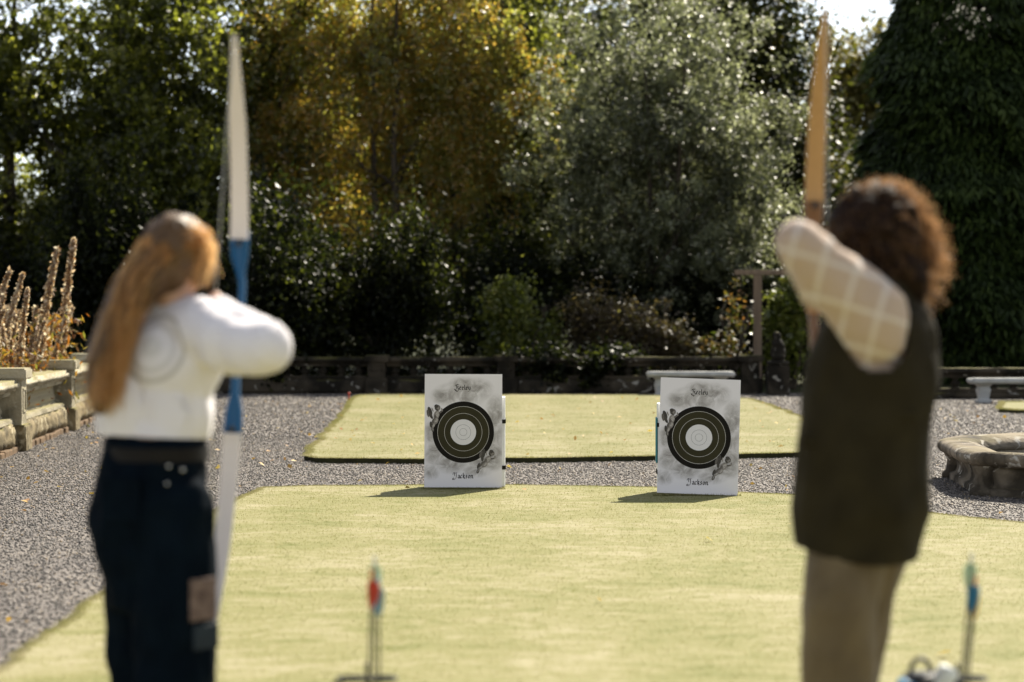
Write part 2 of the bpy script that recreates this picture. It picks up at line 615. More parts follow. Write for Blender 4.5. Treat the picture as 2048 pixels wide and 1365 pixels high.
blades('far_lawn_grass', np.r_[x, fx], np.r_[y, fy], ZB, 0.006, 0.018, 0.006, M['blade_b'], 'striped mown turf of the lawn beyond the gravel strip')
fx, fy = fringe(rlp, 5000, 0.02)
blades('side_lawn_grass', fx, fy, ZB, 0.01, 0.035, 0.008, M['blade_b'], 'turf fringe of the small lawn before the low wall')

bx, by = [], []
for (tx, ty) in (G(926, 978.5, ZA), G(1394, 991.5, ZA)):
    n_ = 900
    bx.append(tx + (rng.random(n_) - .5) * .66); by.append(ty - .012 - np.abs(rng.normal(0, .018, n_)))
blades('tufts_at_targets', np.concatenate(bx), np.concatenate(by), ZA, 0.008, 0.024, 0.004, M['blade_a'], 'longer grass tufts along the foot of the target boards')
# pebbles
def pebbles(name, n, d0, d1, power, s0, s1):
    x, y = frustum_pts(n, d0, d1, power, 1.0)
    k = (~inpoly(x, y, nlp)) & (~inpoly(x, y, flp)) & (x > -6.2)
    x, y = x[k], y[k]
    n = len(x)
    s = s0 + (s1 - s0) * rng.random(n) ** 2
    base = np.array([[1, 0, 0], [-1, 0, 0], [0, 1, 0], [0, -1, 0], [0, 0, 1], [0, 0, -1]], float)
    fc = np.array([[0, 2, 4], [2, 1, 4], [1, 3, 4], [3, 0, 4], [2, 0, 5], [1, 2, 5], [3, 1, 5], [0, 3, 5]])
    q = rng.normal(size=(n, 4)); q /= np.linalg.norm(q, axis=1)[:, None]
    w, a, b, c = q.T
    R = np.stack([1 - 2 * (b * b + c * c), 2 * (a * b - c * w), 2 * (a * c + b * w), 2 * (a * b + c * w), 1 - 2 * (a * a + c * c), 2 * (b * c - a * w), 2 * (a * c - b * w), 2 * (b * c + a * w), 1 - 2 * (a * a + b * b)], 1).reshape(n, 3, 3)
    v = base[None] * (s[:, None] * (0.6 + 0.6 * rng.random((n, 6))))[:, :, None]
    v = np.einsum('nij,nkj->nki', R, v)
    v[:, :, 2] *= 0.7
    v += np.stack([x, y, s * 0.35], 1)[:, None, :]
    f = (fc[None] + (np.arange(n) * 6)[:, None, None]).reshape(-1, 3)
    me = np_me(name, v.reshape(-1, 3), f, {'rnd': np.repeat(rng.random(n), 8)})
    o = link(name, me, M['pebble'])
    tagset(o, 'loose grey and buff stones of the gravel paths', 'gravel', kind='stuff')
pebbles('gravel_stones', 250000, 9.0, 27.0, 1.7, 0.0045, 0.012)
pebbles('gravel_stones', 70000, 26.5, 40.8, 1.0, 0.009, 0.020)

# ------------------------------------------------------------ foliage
def leaves_mesh(name, seed, ells, nclump, per, crad, L, W, bias=0.5, droop=0.0, flat=0.0, zmin=-9, level=0.85):
    """ells: list of (cx,cy,cz,rx,ry,rz); returns a mesh of leaf faces in clumps"""
    r = np.random.default_rng(seed)
    ells = np.array(ells, float)
    vol = ells[:, 3] * ells[:, 4] * ells[:, 5]
    i = r.choice(len(ells), nclump, p=vol / vol.sum())
    d = r.normal(size=(nclump, 3)); d /= np.linalg.norm(d, axis=1)[:, None]
    rad = r.random(nclump) ** bias
    wob = 1 + 0.20 * np.sin(d[:, 0] * 6 + seed) * np.cos(d[:, 2] * 5 + seed * 2) + 0.12 * r.normal(size=nclump)
    c = ells[i, :3] + d * (rad * wob)[:, None] * ells[i, 3:]
    csz = crad * (0.45 + 1.3 * r.random(nclump) ** 1.6)
    n = nclump * per
    ci = np.repeat(np.arange(nclump), per)
    off = r.normal(size=(n, 3)) * csz[ci][:, None] * 0.55
    off[:, 2] *= (1 - flat * 0.75)
    off[:, 2] -= droop * csz[ci] * r.random(n) * 2.0
    p = c[ci] + off
    # leaf blades lie mostly level, as real leaves do, and droop a little
    nz = r.normal(size=(n, 3)) * (0.55 + droop * 0.35) + np.array([0, 0, level])
    nz /= np.linalg.norm(nz, axis=1)[:, None]
    ax = np.cross(nz, r.normal(size=(n, 3))); ax /= np.linalg.norm(ax, axis=1)[:, None] + 1e-9
    s = np.cross(nz, ax)
    l = (L * (0.6 + 0.8 * r.random(n)) / 2)[:, None]
    w = (W * (0.6 + 0.8 * r.random(n)) / 2)[:, None]
    k = p[:, 2] > zmin
    p, ax, s, l, w, ci = p[k], ax[k], s[k], l[k], w[k], ci[k]
    nn = np.cross(ax, s)
    bend = l * 0.25
    v = np.stack([p - ax * l, p + s * w - nn * bend, p + ax * l, p - s * w - nn * bend], 1)
    f = np.arange(len(p) * 4).reshape(-1, 4)
    cl = r.random(nclump)
    rn = np.clip(cl[ci] * 0.6 + r.random(len(p)) * 0.4, 0, 1)
    return np_me(name, v.reshape(-1, 3), f, {'rnd': rn})

def trunk_mesh(name, seed, h, r0, limbs=7, spread=2.0, start=0.25, lean=0.0, stems=1):
    r = random.Random(seed)
    bm = bmesh.new()
    for s in range(stems):
        a0 = r.uniform(0, 6.28)
        o = Vector((math.cos(a0), math.sin(a0), 0)) * (0.0 if stems == 1 else r0 * 2.2)
        top = Vector((r.uniform(-1, 1) * lean + (math.cos(a0) * spread * 0.35 if stems > 1 else 0), r.uniform(-1, 1) * lean + (math.sin(a0) * spread * 0.35 if stems > 1 else 0), h))
        pts = []
        m = 9
        for i in range(m + 1):
            t = i / m
            q = o.lerp(o + top, t)
            q.z = h * t - 0.15
            pts.append(q + Vector((r.uniform(-1, 1), r.uniform(-1, 1), 0)) * 0.06 * min(1, i))
        rad = [r0 * (1.35 if i == 0 else 1) * (1 - 0.85 * i / m) for i in range(m + 1)]
        tube(bm, pts, rad, 9)
        for j in range(limbs):
            t = start + (0.9 - start) * j / max(1, limbs - 1)
            idx = int(t * m)
            b = pts[idx]
            a = r.uniform(0, 6.28)
            ln = spread * (1.1 - 0.6 * t) * r.uniform(0.7, 1.2)
            lp = [b]
            for q in range(1, 5):
                f = q / 4
                lp.append(b + Vector((math.cos(a) * ln * f, math.sin(a) * ln * f, ln * (0.55 * f + 0.25 * f * f))) + Vector((r.uniform(-1, 1), r.uniform(-1, 1), r.uniform(-1, 1))) * 0.08)
            rr = rad[idx] * 0.5
            tube(bm, lp, [rr * (1 - 0.8 * q / 4) for q in range(5)], 6)
            for q in range(2):
                e = lp[2 + q]
                a2 = a + r.uniform(-1.2, 1.2)
                tube(bm, [e, e + Vector((math.cos(a2), math.sin(a2), 0.5)) * ln * 0.25, e + Vector((math.cos(a2), math.sin(a2), 0.8)) * ln * 0.45], [rr * 0.4, rr * 0.25, rr * 0.08], 5)
    return bm_me(bm, name)

def tree(name, label, cat, x, y, crown, trunk, mat, bark, group=None, rz=0.0, sc=(1, 1, 1)):
    o = thing(name, label, cat, (x, y, -0.03), (0, 0, rz), group)
    o.scale = sc
    if trunk is not None:
        link('trunk', trunk, bark, o, smooth=True)
    link('crown', crown, mat, o)
    return o

M['leaf_dark'] = leaf_mat('leaf_dark_broadleaf', [(0.010, 0.013, 0.003), (0.032, 0.036, 0.008), (0.080, 0.084, 0.018), (0.17, 0.160, 0.042)], 0.44, 0.7, 0.55, 3.8)
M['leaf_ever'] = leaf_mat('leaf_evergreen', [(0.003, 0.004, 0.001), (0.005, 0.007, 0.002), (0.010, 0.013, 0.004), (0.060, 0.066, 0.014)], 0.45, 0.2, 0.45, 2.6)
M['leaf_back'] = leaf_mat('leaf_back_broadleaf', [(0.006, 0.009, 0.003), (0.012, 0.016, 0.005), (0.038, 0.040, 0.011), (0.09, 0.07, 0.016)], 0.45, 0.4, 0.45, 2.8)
M['leaf_birch'] = leaf_mat('leaf_autumn_birch', [(0.022, 0.024, 0.006), (0.085, 0.086, 0.022), (0.17, 0.165, 0.060), (0.16, 0.125, 0.036), (0.26, 0.150, 0.040), (0.21, 0.205, 0.09), (0.08, 0.085, 0.022)], 0.44, 0.9, 0.55, 3.4)
M['leaf_silver'] = leaf_mat('leaf_silver_shrub', [(0.018, 0.018, 0.008), (0.058, 0.062, 0.028), (0.15, 0.158, 0.085), (0.34, 0.34, 0.235)], 0.46, 1.0, 0.42, 2.5, 0.85)
M['leaf_conifer'] = leaf_mat('leaf_conifer_spray', [(0.006, 0.011, 0.002), (0.010, 0.018, 0.003), (0.022, 0.037, 0.006), (0.055, 0.078, 0.014)], 0.6, 0.25, 0.2, 1.6)
M['leaf_lime'] = leaf_mat('leaf_bright_shrub', [(0.035, 0.045, 0.008), (0.08, 0.095, 0.018), (0.17, 0.18, 0.045), (0.26, 0.23, 0.08)], 0.4, 0.7, 0.5, 2.0)
M['leaf_rust'] = leaf_mat('leaf_rusty_shrub', [(0.028, 0.022, 0.010), (0.055, 0.040, 0.020), (0.11, 0.08, 0.05), (0.10, 0.10, 0.035)], 0.5, 0.6, 0.45, 2.0)
M['leaf_orange'] = leaf_mat('leaf_orange_flowers', [(0.03, 0.045, 0.010), (0.06, 0.075, 0.018), (0.14, 0.09, 0.03), (0.32, 0.14, 0.06)], 0.5, 0.4, 0.45, 1.5)
M['leaf_gold'] = leaf_mat('leaf_gold_tree', [(0.05, 0.05, 0.014), (0.10, 0.085, 0.025), (0.17, 0.14, 0.05), (0.18, 0.18, 0.08)], 0.5, 0.4, 0.5, 2.0)

# first row, left: dark broadleaf trees
cr1 = [leaves_mesh('broadleaf_crown', 1, [(0, 0, 6.2, 3.0, 1.6, 4.0), (1.2, .3, 4.2, 2.0, 1.3, 2.6), (-1.5, -.3, 4.0, 2.0, 1.3, 2.8), (0, 0, 2.4, 2.3, 1.3, 2.0)], 620, 72, 0.30, 0.135, 0.085, 0.6, level=0.3),
       leaves_mesh('broadleaf_crown', 2, [(0, 0, 6.5, 2.7, 1.5, 3.6), (-1.4, .2, 4.0, 2.2, 1.3, 2.4), (1.5, 0, 3.6, 1.9, 1.3, 2.6)], 580, 72, 0.30, 0.135, 0.085, 0.6, level=0.3)]
tr1 = [trunk_mesh('broadleaf_trunk', 1, 8.6, 0.20, 9, 2.8, 0.12, 0.4), trunk_mesh('broadleaf_trunk', 2, 8.8, 0.17, 8, 2.4, 0.15, 0.5, stems=2)]
g = 'dark broadleaf trees behind the terrace'
tree('broadleaf_tree', 'dark broadleaf tree at the far left with sky showing between its branches', 'tree', -10.6, 50.5, cr1[0], tr1[0], M['leaf_dark'], M['bark'], g, 0.3, (1.1, 1, 1.02))
tree('broadleaf_tree', 'dark broadleaf tree behind the woman, between the far left tree and the bow', 'tree', -7.6, 49.5, cr1[1], tr1[1], M['leaf_dark'], M['bark'], g, 2.1, (1.1, 1, 1.0))
tree('broadleaf_tree', 'dark green broadleaf tree right of the white bow, beside the orange birch', 'tree', -5.2, 51.0, cr1[0], tr1[0], M['leaf_dark'], M['bark'], g, 3.9, (0.95, 0.9, 1.06))
tree('broadleaf_tree', 'green broadleaf tree filling the gap between the orange birch and the silvery shrub', 'tree', 0.1, 52.5, cr1[1], tr1[1], M['leaf_dark'], M['bark'], g, 5.0, (0.85, 0.9, 1.02))
# birch
crb = leaves_mesh('birch_crown', 5, [(0, 0, 6.8, 2.9, 1.2, 3.8), (-1.7, 0, 5.2, 1.7, 0.9, 3.3), (1.6, 0, 5.9, 1.6, 0.9, 3.2), (-.3, 0, 2.6, 2.2, 0.9, 1.6)], 1250, 66, 0.28, 0.092, 0.062, 0.62, droop=0.8, level=0.1)
tree('birch_tree', 'birch tree turning orange and gold between the green tree and the silvery shrub', 'tree', -2.5, 50.0, crb, trunk_mesh('birch_trunk', 5, 9.2, 0.12, 9, 1.7, 0.2, 0.4, stems=2), M['leaf_birch'], M['bark'])
# silver shrub tree
crs = leaves_mesh('silver_crown', 6, [(0, 0, 5.0, 2.5, 2.3, 4.1), (1.3, -.2, 3.9, 1.9, 1.7, 2.9), (-1.3, 0, 4.4, 1.8, 1.7, 3.2), (0.3, -0.2, 2.4, 2.6, 1.8, 1.8)], 1500, 70, 0.25, 0.100, 0.044, 0.62, droop=0.2, level=0.5)
tree('silver_leaved_tree', 'large rounded silvery green shrub tree in the middle right of the backdrop', 'tree', 2.95, 48.6, crs, trunk_mesh('silver_trunk', 6, 6.5, 0.11, 7, 2.2, 0.1, 0.3, stems=4), M['leaf_silver'], M['bark'])
# conifers
def conifer_mesh(seed, h, rad, n):
    r = np.random.default_rng(seed)
    nb = n
    z = h * (r.random(nb) ** 0.9)
    a = r.random(nb) * 2 * np.pi
    prof = np.clip(1 - (z / (h * 1.25)) ** 3.5, 0.05, 1) * (0.9 + 0.13 * np.sin(z * 3 + a * 2))
    rr = rad * prof * (0.72 + 0.28 * r.random(nb))
    per = 34
    ci = np.repeat(np.arange(nb), per)
    N_ = nb * per
    # each spray: a fan that points out and droops at its tip
    out = np.stack([np.cos(a), np.sin(a), np.zeros(nb)], 1)
    side = np.stack([-np.sin(a), np.cos(a), np.zeros(nb)], 1)
    base = out * rr[:, None] + np.array([0, 0, 1.0]) * z[:, None]
    t = r.random(N_) * 0.55
    sp = r.normal(size=N_) * 0.5
    p = base[ci] + out[ci] * (t * 0.8)[:, None] + side[ci] * (sp * (0.12 + t * 0.55))[:, None]
    p[:, 2] -= t * t * 1.1 + 0.05 * r.normal(size=N_)
    ax = out[ci] * 0.8 + side[ci] * sp[:, None] + np.array([0, 0, -0.9]) * (0.3 + t * 1.5)[:, None] + 0.25 * r.normal(size=(N_, 3))
    ax /= np.linalg.norm(ax, axis=1)[:, None]
    s = np.cross(ax, out[ci] * 0.4 + np.array([0, 0, 1]) + 0.5 * r.normal(size=(N_, 3))); s /= np.linalg.norm(s, axis=1)[:, None]
    l = 0.11 * (0.6 + 0.8 * r.random(N_))[:, None]; w = 0.030 * (0.7 + 0.6 * r.random(N_))[:, None]
    v = np.stack([p - ax * l, p + s * w, p + ax * l, p - s * w], 1)
    rn = np.clip(r.random(nb)[ci] * 0.5 + t * 0.7 + 0.15 * r.random(N_), 0, 1)
    return np_me('conifer_crown', v.reshape(-1, 3), np.arange(N_ * 4).reshape(-1, 4), {'rnd': rn})
cc = conifer_mesh(9, 9.3, 2.2, 4200)
ct = trunk_mesh('conifer_trunk', 9, 8.9, 0.24, 6, 1.0, 0.3, 0.1)
g = 'tall dark conifers behind the low wall'
tree('conifer_tree', 'dark green conifer beside the gap of sky, foliage down to the wall', 'tree', 9.38, 49.3, cc, ct, M['leaf_conifer'], M['bark'], g, 0.2, (1.0, 1.0, 0.96))
tree('conifer_tree', 'dark conifer at the right edge of the picture', 'tree', 12.5, 49.9, cc, ct, M['leaf_conifer'], M['bark'], g, 2.4, (1.05, 1, 0.98))
tree('conifer_tree', 'dark conifer standing behind and between the two front conifers', 'tree', 11.0, 52.5, cc, ct, M['leaf_conifer'], M['bark'], g, 1.2, (1.0, 1, 1.05))
# behind
crk = [leaves_mesh('back_crown', 21, [(0, 0, 6.0, 3.6, 2.6, 3.6), (1.5, 0, 3.6, 2.6, 2.2, 2.8), (-1.6, 0, 3.4, 2.6, 2.2, 2.8)], 1100, 46, 0.6, 0.20, 0.13, 0.6),
       leaves_mesh('back_crown', 22, [(0, 0, 5.4, 3.4, 2.6, 3.4), (-1.5, 0, 3.2, 2.8, 2.2, 2.6), (1.8, 0, 3.0, 2.6, 2.2, 2.4)], 1100, 46, 0.6, 0.20, 0.13, 0.6)]
trk = trunk_mesh('back_trunk', 23, 8.0, 0.22, 8, 2.6, 0.2, 0.4)
g = 'darker trees of the wood behind the front row'
back = [(-16.5, 58, .55, 'wood tree glimpsed beyond the far left broadleaf tree'), (-11.5, 60, .5, 'wood tree behind the gap between the two left broadleaf trees'), (-8.0, 58.5, .55, 'wood tree behind the woman and her bow'),
        (-3.4, 60, 1.05, 'wood tree behind the left half of the orange birch'), (0.2, 58.5, 1.08, 'wood tree between the birch and the silvery shrub'), (3.8, 60, 1.1, 'wood tree behind the silvery shrub')]
for i, (bx, by, s, lb) in enumerate(back):
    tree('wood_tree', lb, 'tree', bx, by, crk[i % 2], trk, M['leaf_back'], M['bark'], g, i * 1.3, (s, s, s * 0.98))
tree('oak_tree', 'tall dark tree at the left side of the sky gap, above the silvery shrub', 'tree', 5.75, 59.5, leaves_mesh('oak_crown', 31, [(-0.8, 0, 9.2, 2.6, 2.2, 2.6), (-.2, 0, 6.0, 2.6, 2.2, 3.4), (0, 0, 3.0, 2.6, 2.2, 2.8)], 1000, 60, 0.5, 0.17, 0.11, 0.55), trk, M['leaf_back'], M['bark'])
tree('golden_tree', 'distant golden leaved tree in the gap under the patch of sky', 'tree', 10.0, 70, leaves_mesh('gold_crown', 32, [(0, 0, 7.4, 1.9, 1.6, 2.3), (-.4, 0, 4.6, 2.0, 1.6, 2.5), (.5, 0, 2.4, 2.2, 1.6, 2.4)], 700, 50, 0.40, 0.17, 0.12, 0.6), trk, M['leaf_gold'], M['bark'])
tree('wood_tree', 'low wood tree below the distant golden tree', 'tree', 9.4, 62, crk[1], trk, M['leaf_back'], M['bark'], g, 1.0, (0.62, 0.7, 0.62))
# understorey
crh = [leaves_mesh('laurel_foliage', 41, [(0, 0, 1.0, 1.5, 0.9, 1.25), (0.8, 0, 1.3, 1.0, .8, 1.1), (-.9, 0, 1.1, 1.0, .8, 1.2)], 420, 66, 0.26, 0.085, 0.045, 0.6, zmin=0.0, level=0.4),
       leaves_mesh('laurel_foliage', 42, [(0, 0, 1.1, 1.6, 0.9, 1.3), (-.7, 0, 1.7, 0.9, .8, 0.9)], 420, 66, 0.26, 0.085, 0.045, 0.6, zmin=0.0, level=0.4)]
sth = trunk_mesh('shrub_stems', 43, 1.7, 0.035, 4, 0.8, 0.2, 0.3, stems=5)
g = 'dark evergreen shrubs behind the rear balustrade'
und = [(-9.8, 46.5, 1.2, 1.2, 'dark evergreen shrub behind the dried flower spikes'), (-7.2, 45.0, 1.15, 1.6, 'dark evergreen shrub behind the woman'), (-4.3, 43.3, 1.35, 1.5, 'tall dark evergreen shrub behind the stretch of wall right of the woman'), (-2.4, 43.0, 1.0, 1.25, 'dark evergreen shrub over the lit balustrade bay'),
       (6.6, 46.6, 1.0, 1.0, 'dark evergreen shrub behind the man and his elbow'), (-0.2, 47.0, 1.25, 1.2, 'dark evergreen shrub above the left target'), (4.9, 47.5, 1.15, 1.1, 'dark evergreen shrub behind the stone bench'), (2.3, 47.6, 1.1, 1.0, 'dark evergreen shrub behind the rusty shrub')]
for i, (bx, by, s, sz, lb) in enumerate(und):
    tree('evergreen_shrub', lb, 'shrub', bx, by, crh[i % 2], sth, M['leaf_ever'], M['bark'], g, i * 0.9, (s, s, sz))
tree('variegated_shrub', 'bright yellow green shrub behind the wall between the two targets', 'shrub', 0.15, 43.6, leaves_mesh('variegated_foliage', 51, [(0, 0, 1.1, .75, .5, .85), (-.3, 0, 1.5, .5, .4, .55)], 110, 46, 0.22, 0.085, 0.055, 0.7, zmin=0, level=0.4), sth, M['leaf_lime'], M['bark'], None, 0, (1, 1, 1))
tree('rusty_shrub', 'low brownish pink shrub spreading behind the wall above the stone bench', 'shrub', 2.0, 43.4, leaves_mesh('rusty_foliage', 52, [(0, 0, .95, 1.25, .6, .75), (-.6, 0, 1.35, .6, .45, .55), (.9, 0, .9, .6, .45, .55)], 200, 46, 0.22, 0.085, 0.05, 0.7, zmin=0), sth, M['leaf_rust'], M['bark'])
tree('orange_flowering_plant', 'small orange flowering plant beside the timber post', 'plant', 3.75, 42.6, leaves_mesh('orange_blooms', 53, [(0, 0, .75, .40, .3, .25), (.15, 0, 1.3, .12, .15, .65)], 34, 22, 0.15, 0.075, 0.05, 0.7, zmin=0), sth, M['leaf_orange'], M['bark'], None, 0, (1, 1, 1))
tree('lime_shrub', 'sunlit yellow green shrub right of the timber post and stone finial', 'shrub', 5.0, 44.0, leaves_mesh('lime_foliage', 54, [(0, 0, 1.0, .55, .45, .9), (0.1, 0, 1.6, .42, .35, .5)], 90, 46, 0.2, 0.11, 0.075, 0.7, zmin=0), sth, M['leaf_lime'], M['bark'])

g = 'ivy clumps spilling over the rear balustrade'
ivy = leaves_mesh('ivy_foliage', 61, [(0, 0, .62, .55, .26, .16), (.25, -.12, .42, .22, .12, .26), (-.3, -.1, .52, .2, .12, .2)], 90, 46, 0.13, 0.07, 0.055, 0.7, zmin=0, level=0.4)
for i, (px, lb) in enumerate(((520, 'ivy clump over the rear wall just right of the woman and her bow'), (1075, 'ivy clump over the rear wall between the two target boards'), (1225, 'ivy clump over the rear wall left of the stone bench'))):
    tree('ivy_clump', lb, 'ivy', (px - 1024) / FPX * 41.2, 41.25, ivy, None, M['leaf_ever'], M['bark'], g, i * 2.0 if i != 1 else 0, (1.0 + .2 * i, 1, 1))
# dried flower spikes behind the left balustrade
M['spike'] = leaf_mat('dried_seed_heads', [(0.17, 0.085, 0.04), (0.28, 0.18, 0.11), (0.40, 0.30, 0.22), (0.56, 0.48, 0.41)], 0.6, 0.3, 0.5, 1.7, 0.85)
M['spikeleaf'] = leaf_mat('dried_autumn_leaves', [(0.15, 0.045, 0.012), (0.24, 0.09, 0.018), (0.22, 0.14, 0.04), (0.14, 0.14, 0.035)], 0.5, 0.4, 0.45, 1.6)
def spike_meshes(seed, h):
    r = np.random.default_rng(seed)
    lx, ly = r.uniform(.02, .26), r.uniform(-.1, .1)
    def axis(t): return np.stack([lx * t * t, ly * t * t, h * t], 1)
    n = 620
    t = 0.42 + 0.58 * r.random(n)
    wd = 0.018 * (1.1 - t) / 0.65 + 0.007
    p = axis(t) + r.normal(size=(n, 3)) * wd[:, None] * 0.6
    ax = r.normal(size=(n, 3)) + np.array([0, 0, .6]); ax /= np.linalg.norm(ax, axis=1)[:, None]
    s = np.cross(ax, r.normal(size=(n, 3))); s /= np.linalg.norm(s, axis=1)[:, None]
    l, w = 0.017, 0.009
    v = np.stack([p - ax * l, p + s * w, p + ax * l, p - s * w], 1)
    head = np_me('seed_head', v.reshape(-1, 3), np.arange(4 * n).reshape(-1, 4), {'rnd': r.random(n)})
    n = 260
    t = 0.62 * r.random(n)
    p = axis(t) + r.normal(size=(n, 3)) * 0.07 * np.array([1, 1, 0.3])
    ax = r.normal(size=(n, 3)) + np.array([0, 0, -.3]); ax /= np.linalg.norm(ax, axis=1)[:, None]
    s = np.cross(ax, r.normal(size=(n, 3))); s /= np.linalg.norm(s, axis=1)[:, None]
    l, w = 0.024, 0.008
    v = np.stack([p - ax * l, p + s * w, p + ax * l, p - s * w], 1)
    fol = np_me('foliage', v.reshape(-1, 3), np.arange(4 * n).reshape(-1, 4), {'rnd': r.random(n)})
    bm = bmesh.new()
    q = axis(np.linspace(0, 1, 7))
    tube(bm, [Vector(a) for a in q], [0.006 - 0.0007 * i for i in range(7)], 5)
    return bm_me(bm, 'stem'), head, fol, lx
SPM = [spike_meshes(60 + i, 1.0) for i in range(4)]
M['stem'] = simple('dry_stem', (0.30, 0.18, 0.09), None, 0.8)
tall = [(155, 480, 29.0), (112, 497, 28.0), (16, 540, 26.5), (40, 548, 27.2), (62, 578, 26.0), (5, 590, 25.4), (88, 640, 27.4), (130, 625, 28.6)]
gsp = 'dried flower spikes behind the left balustrade'
rr = random.Random(4)
tl = ['tallest dried spike, closest to the woman\'s hair', 'second tall pale dried spike from the woman\'s hair', 'slim dark tipped spike near the edge of the picture', 'slim spike paired with the dark tipped one', 'middling spike left of the two tall pale ones', 'spike cut by the picture\'s left edge', 'short brown spike between the tall ones', 'short leafy spike under the tallest one']
for i, (px, py, D) in enumerate(tall):
    q = P(px, py, D)
    st, hd, fo, lx = SPM[i % 4]
    a = rr.uniform(-.3, .3)
    o = thing('dried_flower_spike', tl[i], 'plant', (q.x - lx * q.z, D, -0.03), (0, 0, 0), gsp)
    o.scale = (q.z, q.z, q.z + 0.03)
    link('stem', st, M['stem'], o); link('seed_head', hd, M['spike'], o); link('foliage', fo, M['spikeleaf'], o)
for i in range(170):
    D = rr.uniform(22.5, 31.0)
    xx = -4.76 - 0.0655 * (D - 22.4) - 0.48 - rr.random() ** 1.3 * 1.3
    h = rr.uniform(0.95, 1.50)
    st, hd, fo, lx = SPM[i % 4]
    o = thing('dried_flower_spike', 'lower dried russet flower spike in the crowd behind the left balustrade', 'plant', (xx, D, -0.03), (0, 0, rr.uniform(0, 6.28)), gsp)
    o.scale = (h, h, h)
    link('stem', st, M['stem'], o); link('seed_head', hd, M['spike'], o); link('foliage', fo, M['spikeleaf'], o)

# ------------------------------------------------------------ balustrades
def rough(bm, amp, freq, cuts=0):
    if cuts:
        bmesh.ops.subdivide_edges(bm, edges=bm.edges[:], cuts=cuts, use_grid_fill=True)
    bm.normal_update()
    for v in bm.verts:
        c = v.co * freq
        v.co += v.normal * amp * mnoise.noise(c) 

def rbox(L, w, h, z0, cell=0.12, amp=0.006, bevel=0.012, freq=4.0):
    """box along +X of length L centred on y=0, subdivided and roughened"""
    bm = bmesh.new()
    nx = max(2, int(L / cell)); ny = max(2, int(w / cell)); nz = max(2, int(h / cell))
    bmesh.ops.create_cube(bm, size=1.0, matrix=Matrix.Translation((L / 2, 0, z0 + h / 2)) @ Matrix.Diagonal((L, w, h, 1)))
    bmesh.ops.bevel(bm, geom=bm.edges[:], offset=bevel, segments=2, affect='EDGES')
    es = [e for e in bm.edges if abs((e.verts[0].co - e.verts[1].co).x) > L * 0.5]
    bmesh.ops.subdivide_edges(bm, edges=es, cuts=nx, use_grid_fill=True)
    es = [e for e in bm.edges if abs((e.verts[0].co - e.verts[1].co).z) > h * 0.5]
    bmesh.ops.subdivide_edges(bm, edges=es, cuts=nz, use_grid_fill=True)
    es = [e for e in bm.edges if abs((e.verts[0].co - e.verts[1].co).y) > w * 0.5]
    bmesh.ops.subdivide_edges(bm, edges=es, cuts=ny, use_grid_fill=True)
    bm.normal_update()
    for v in bm.verts:
        v.co += v.normal * amp * (mnoise.noise(v.co * freq + Vector((z0 * 7, w * 5, L))) + 0.5 * mnoise.noise(v.co * freq * 3))
    return bm

def baluster_me(h, r, slim):
    bm = bmesh.new()
    if slim:
        prof = [(1.0, 0), (1.0, .06), (.6, .10), (.85, .2), (.95, .32), (.6, .5), (.42, .7), (.5, .84), (.9, .9), (1.0, .93), (1.0, 1.0)]
    else:
        prof = [(.85, 0), (.85, .08), (.45, .14), (.75, .28), (1.0, .45), (.85, .62), (.4, .82), (.75, .9), (.85, .93), (.85, 1.0)]
    lathe(bm, [(a * r, b * h) for a, b in prof], 10)
    return bm_me(bm, 'baluster')

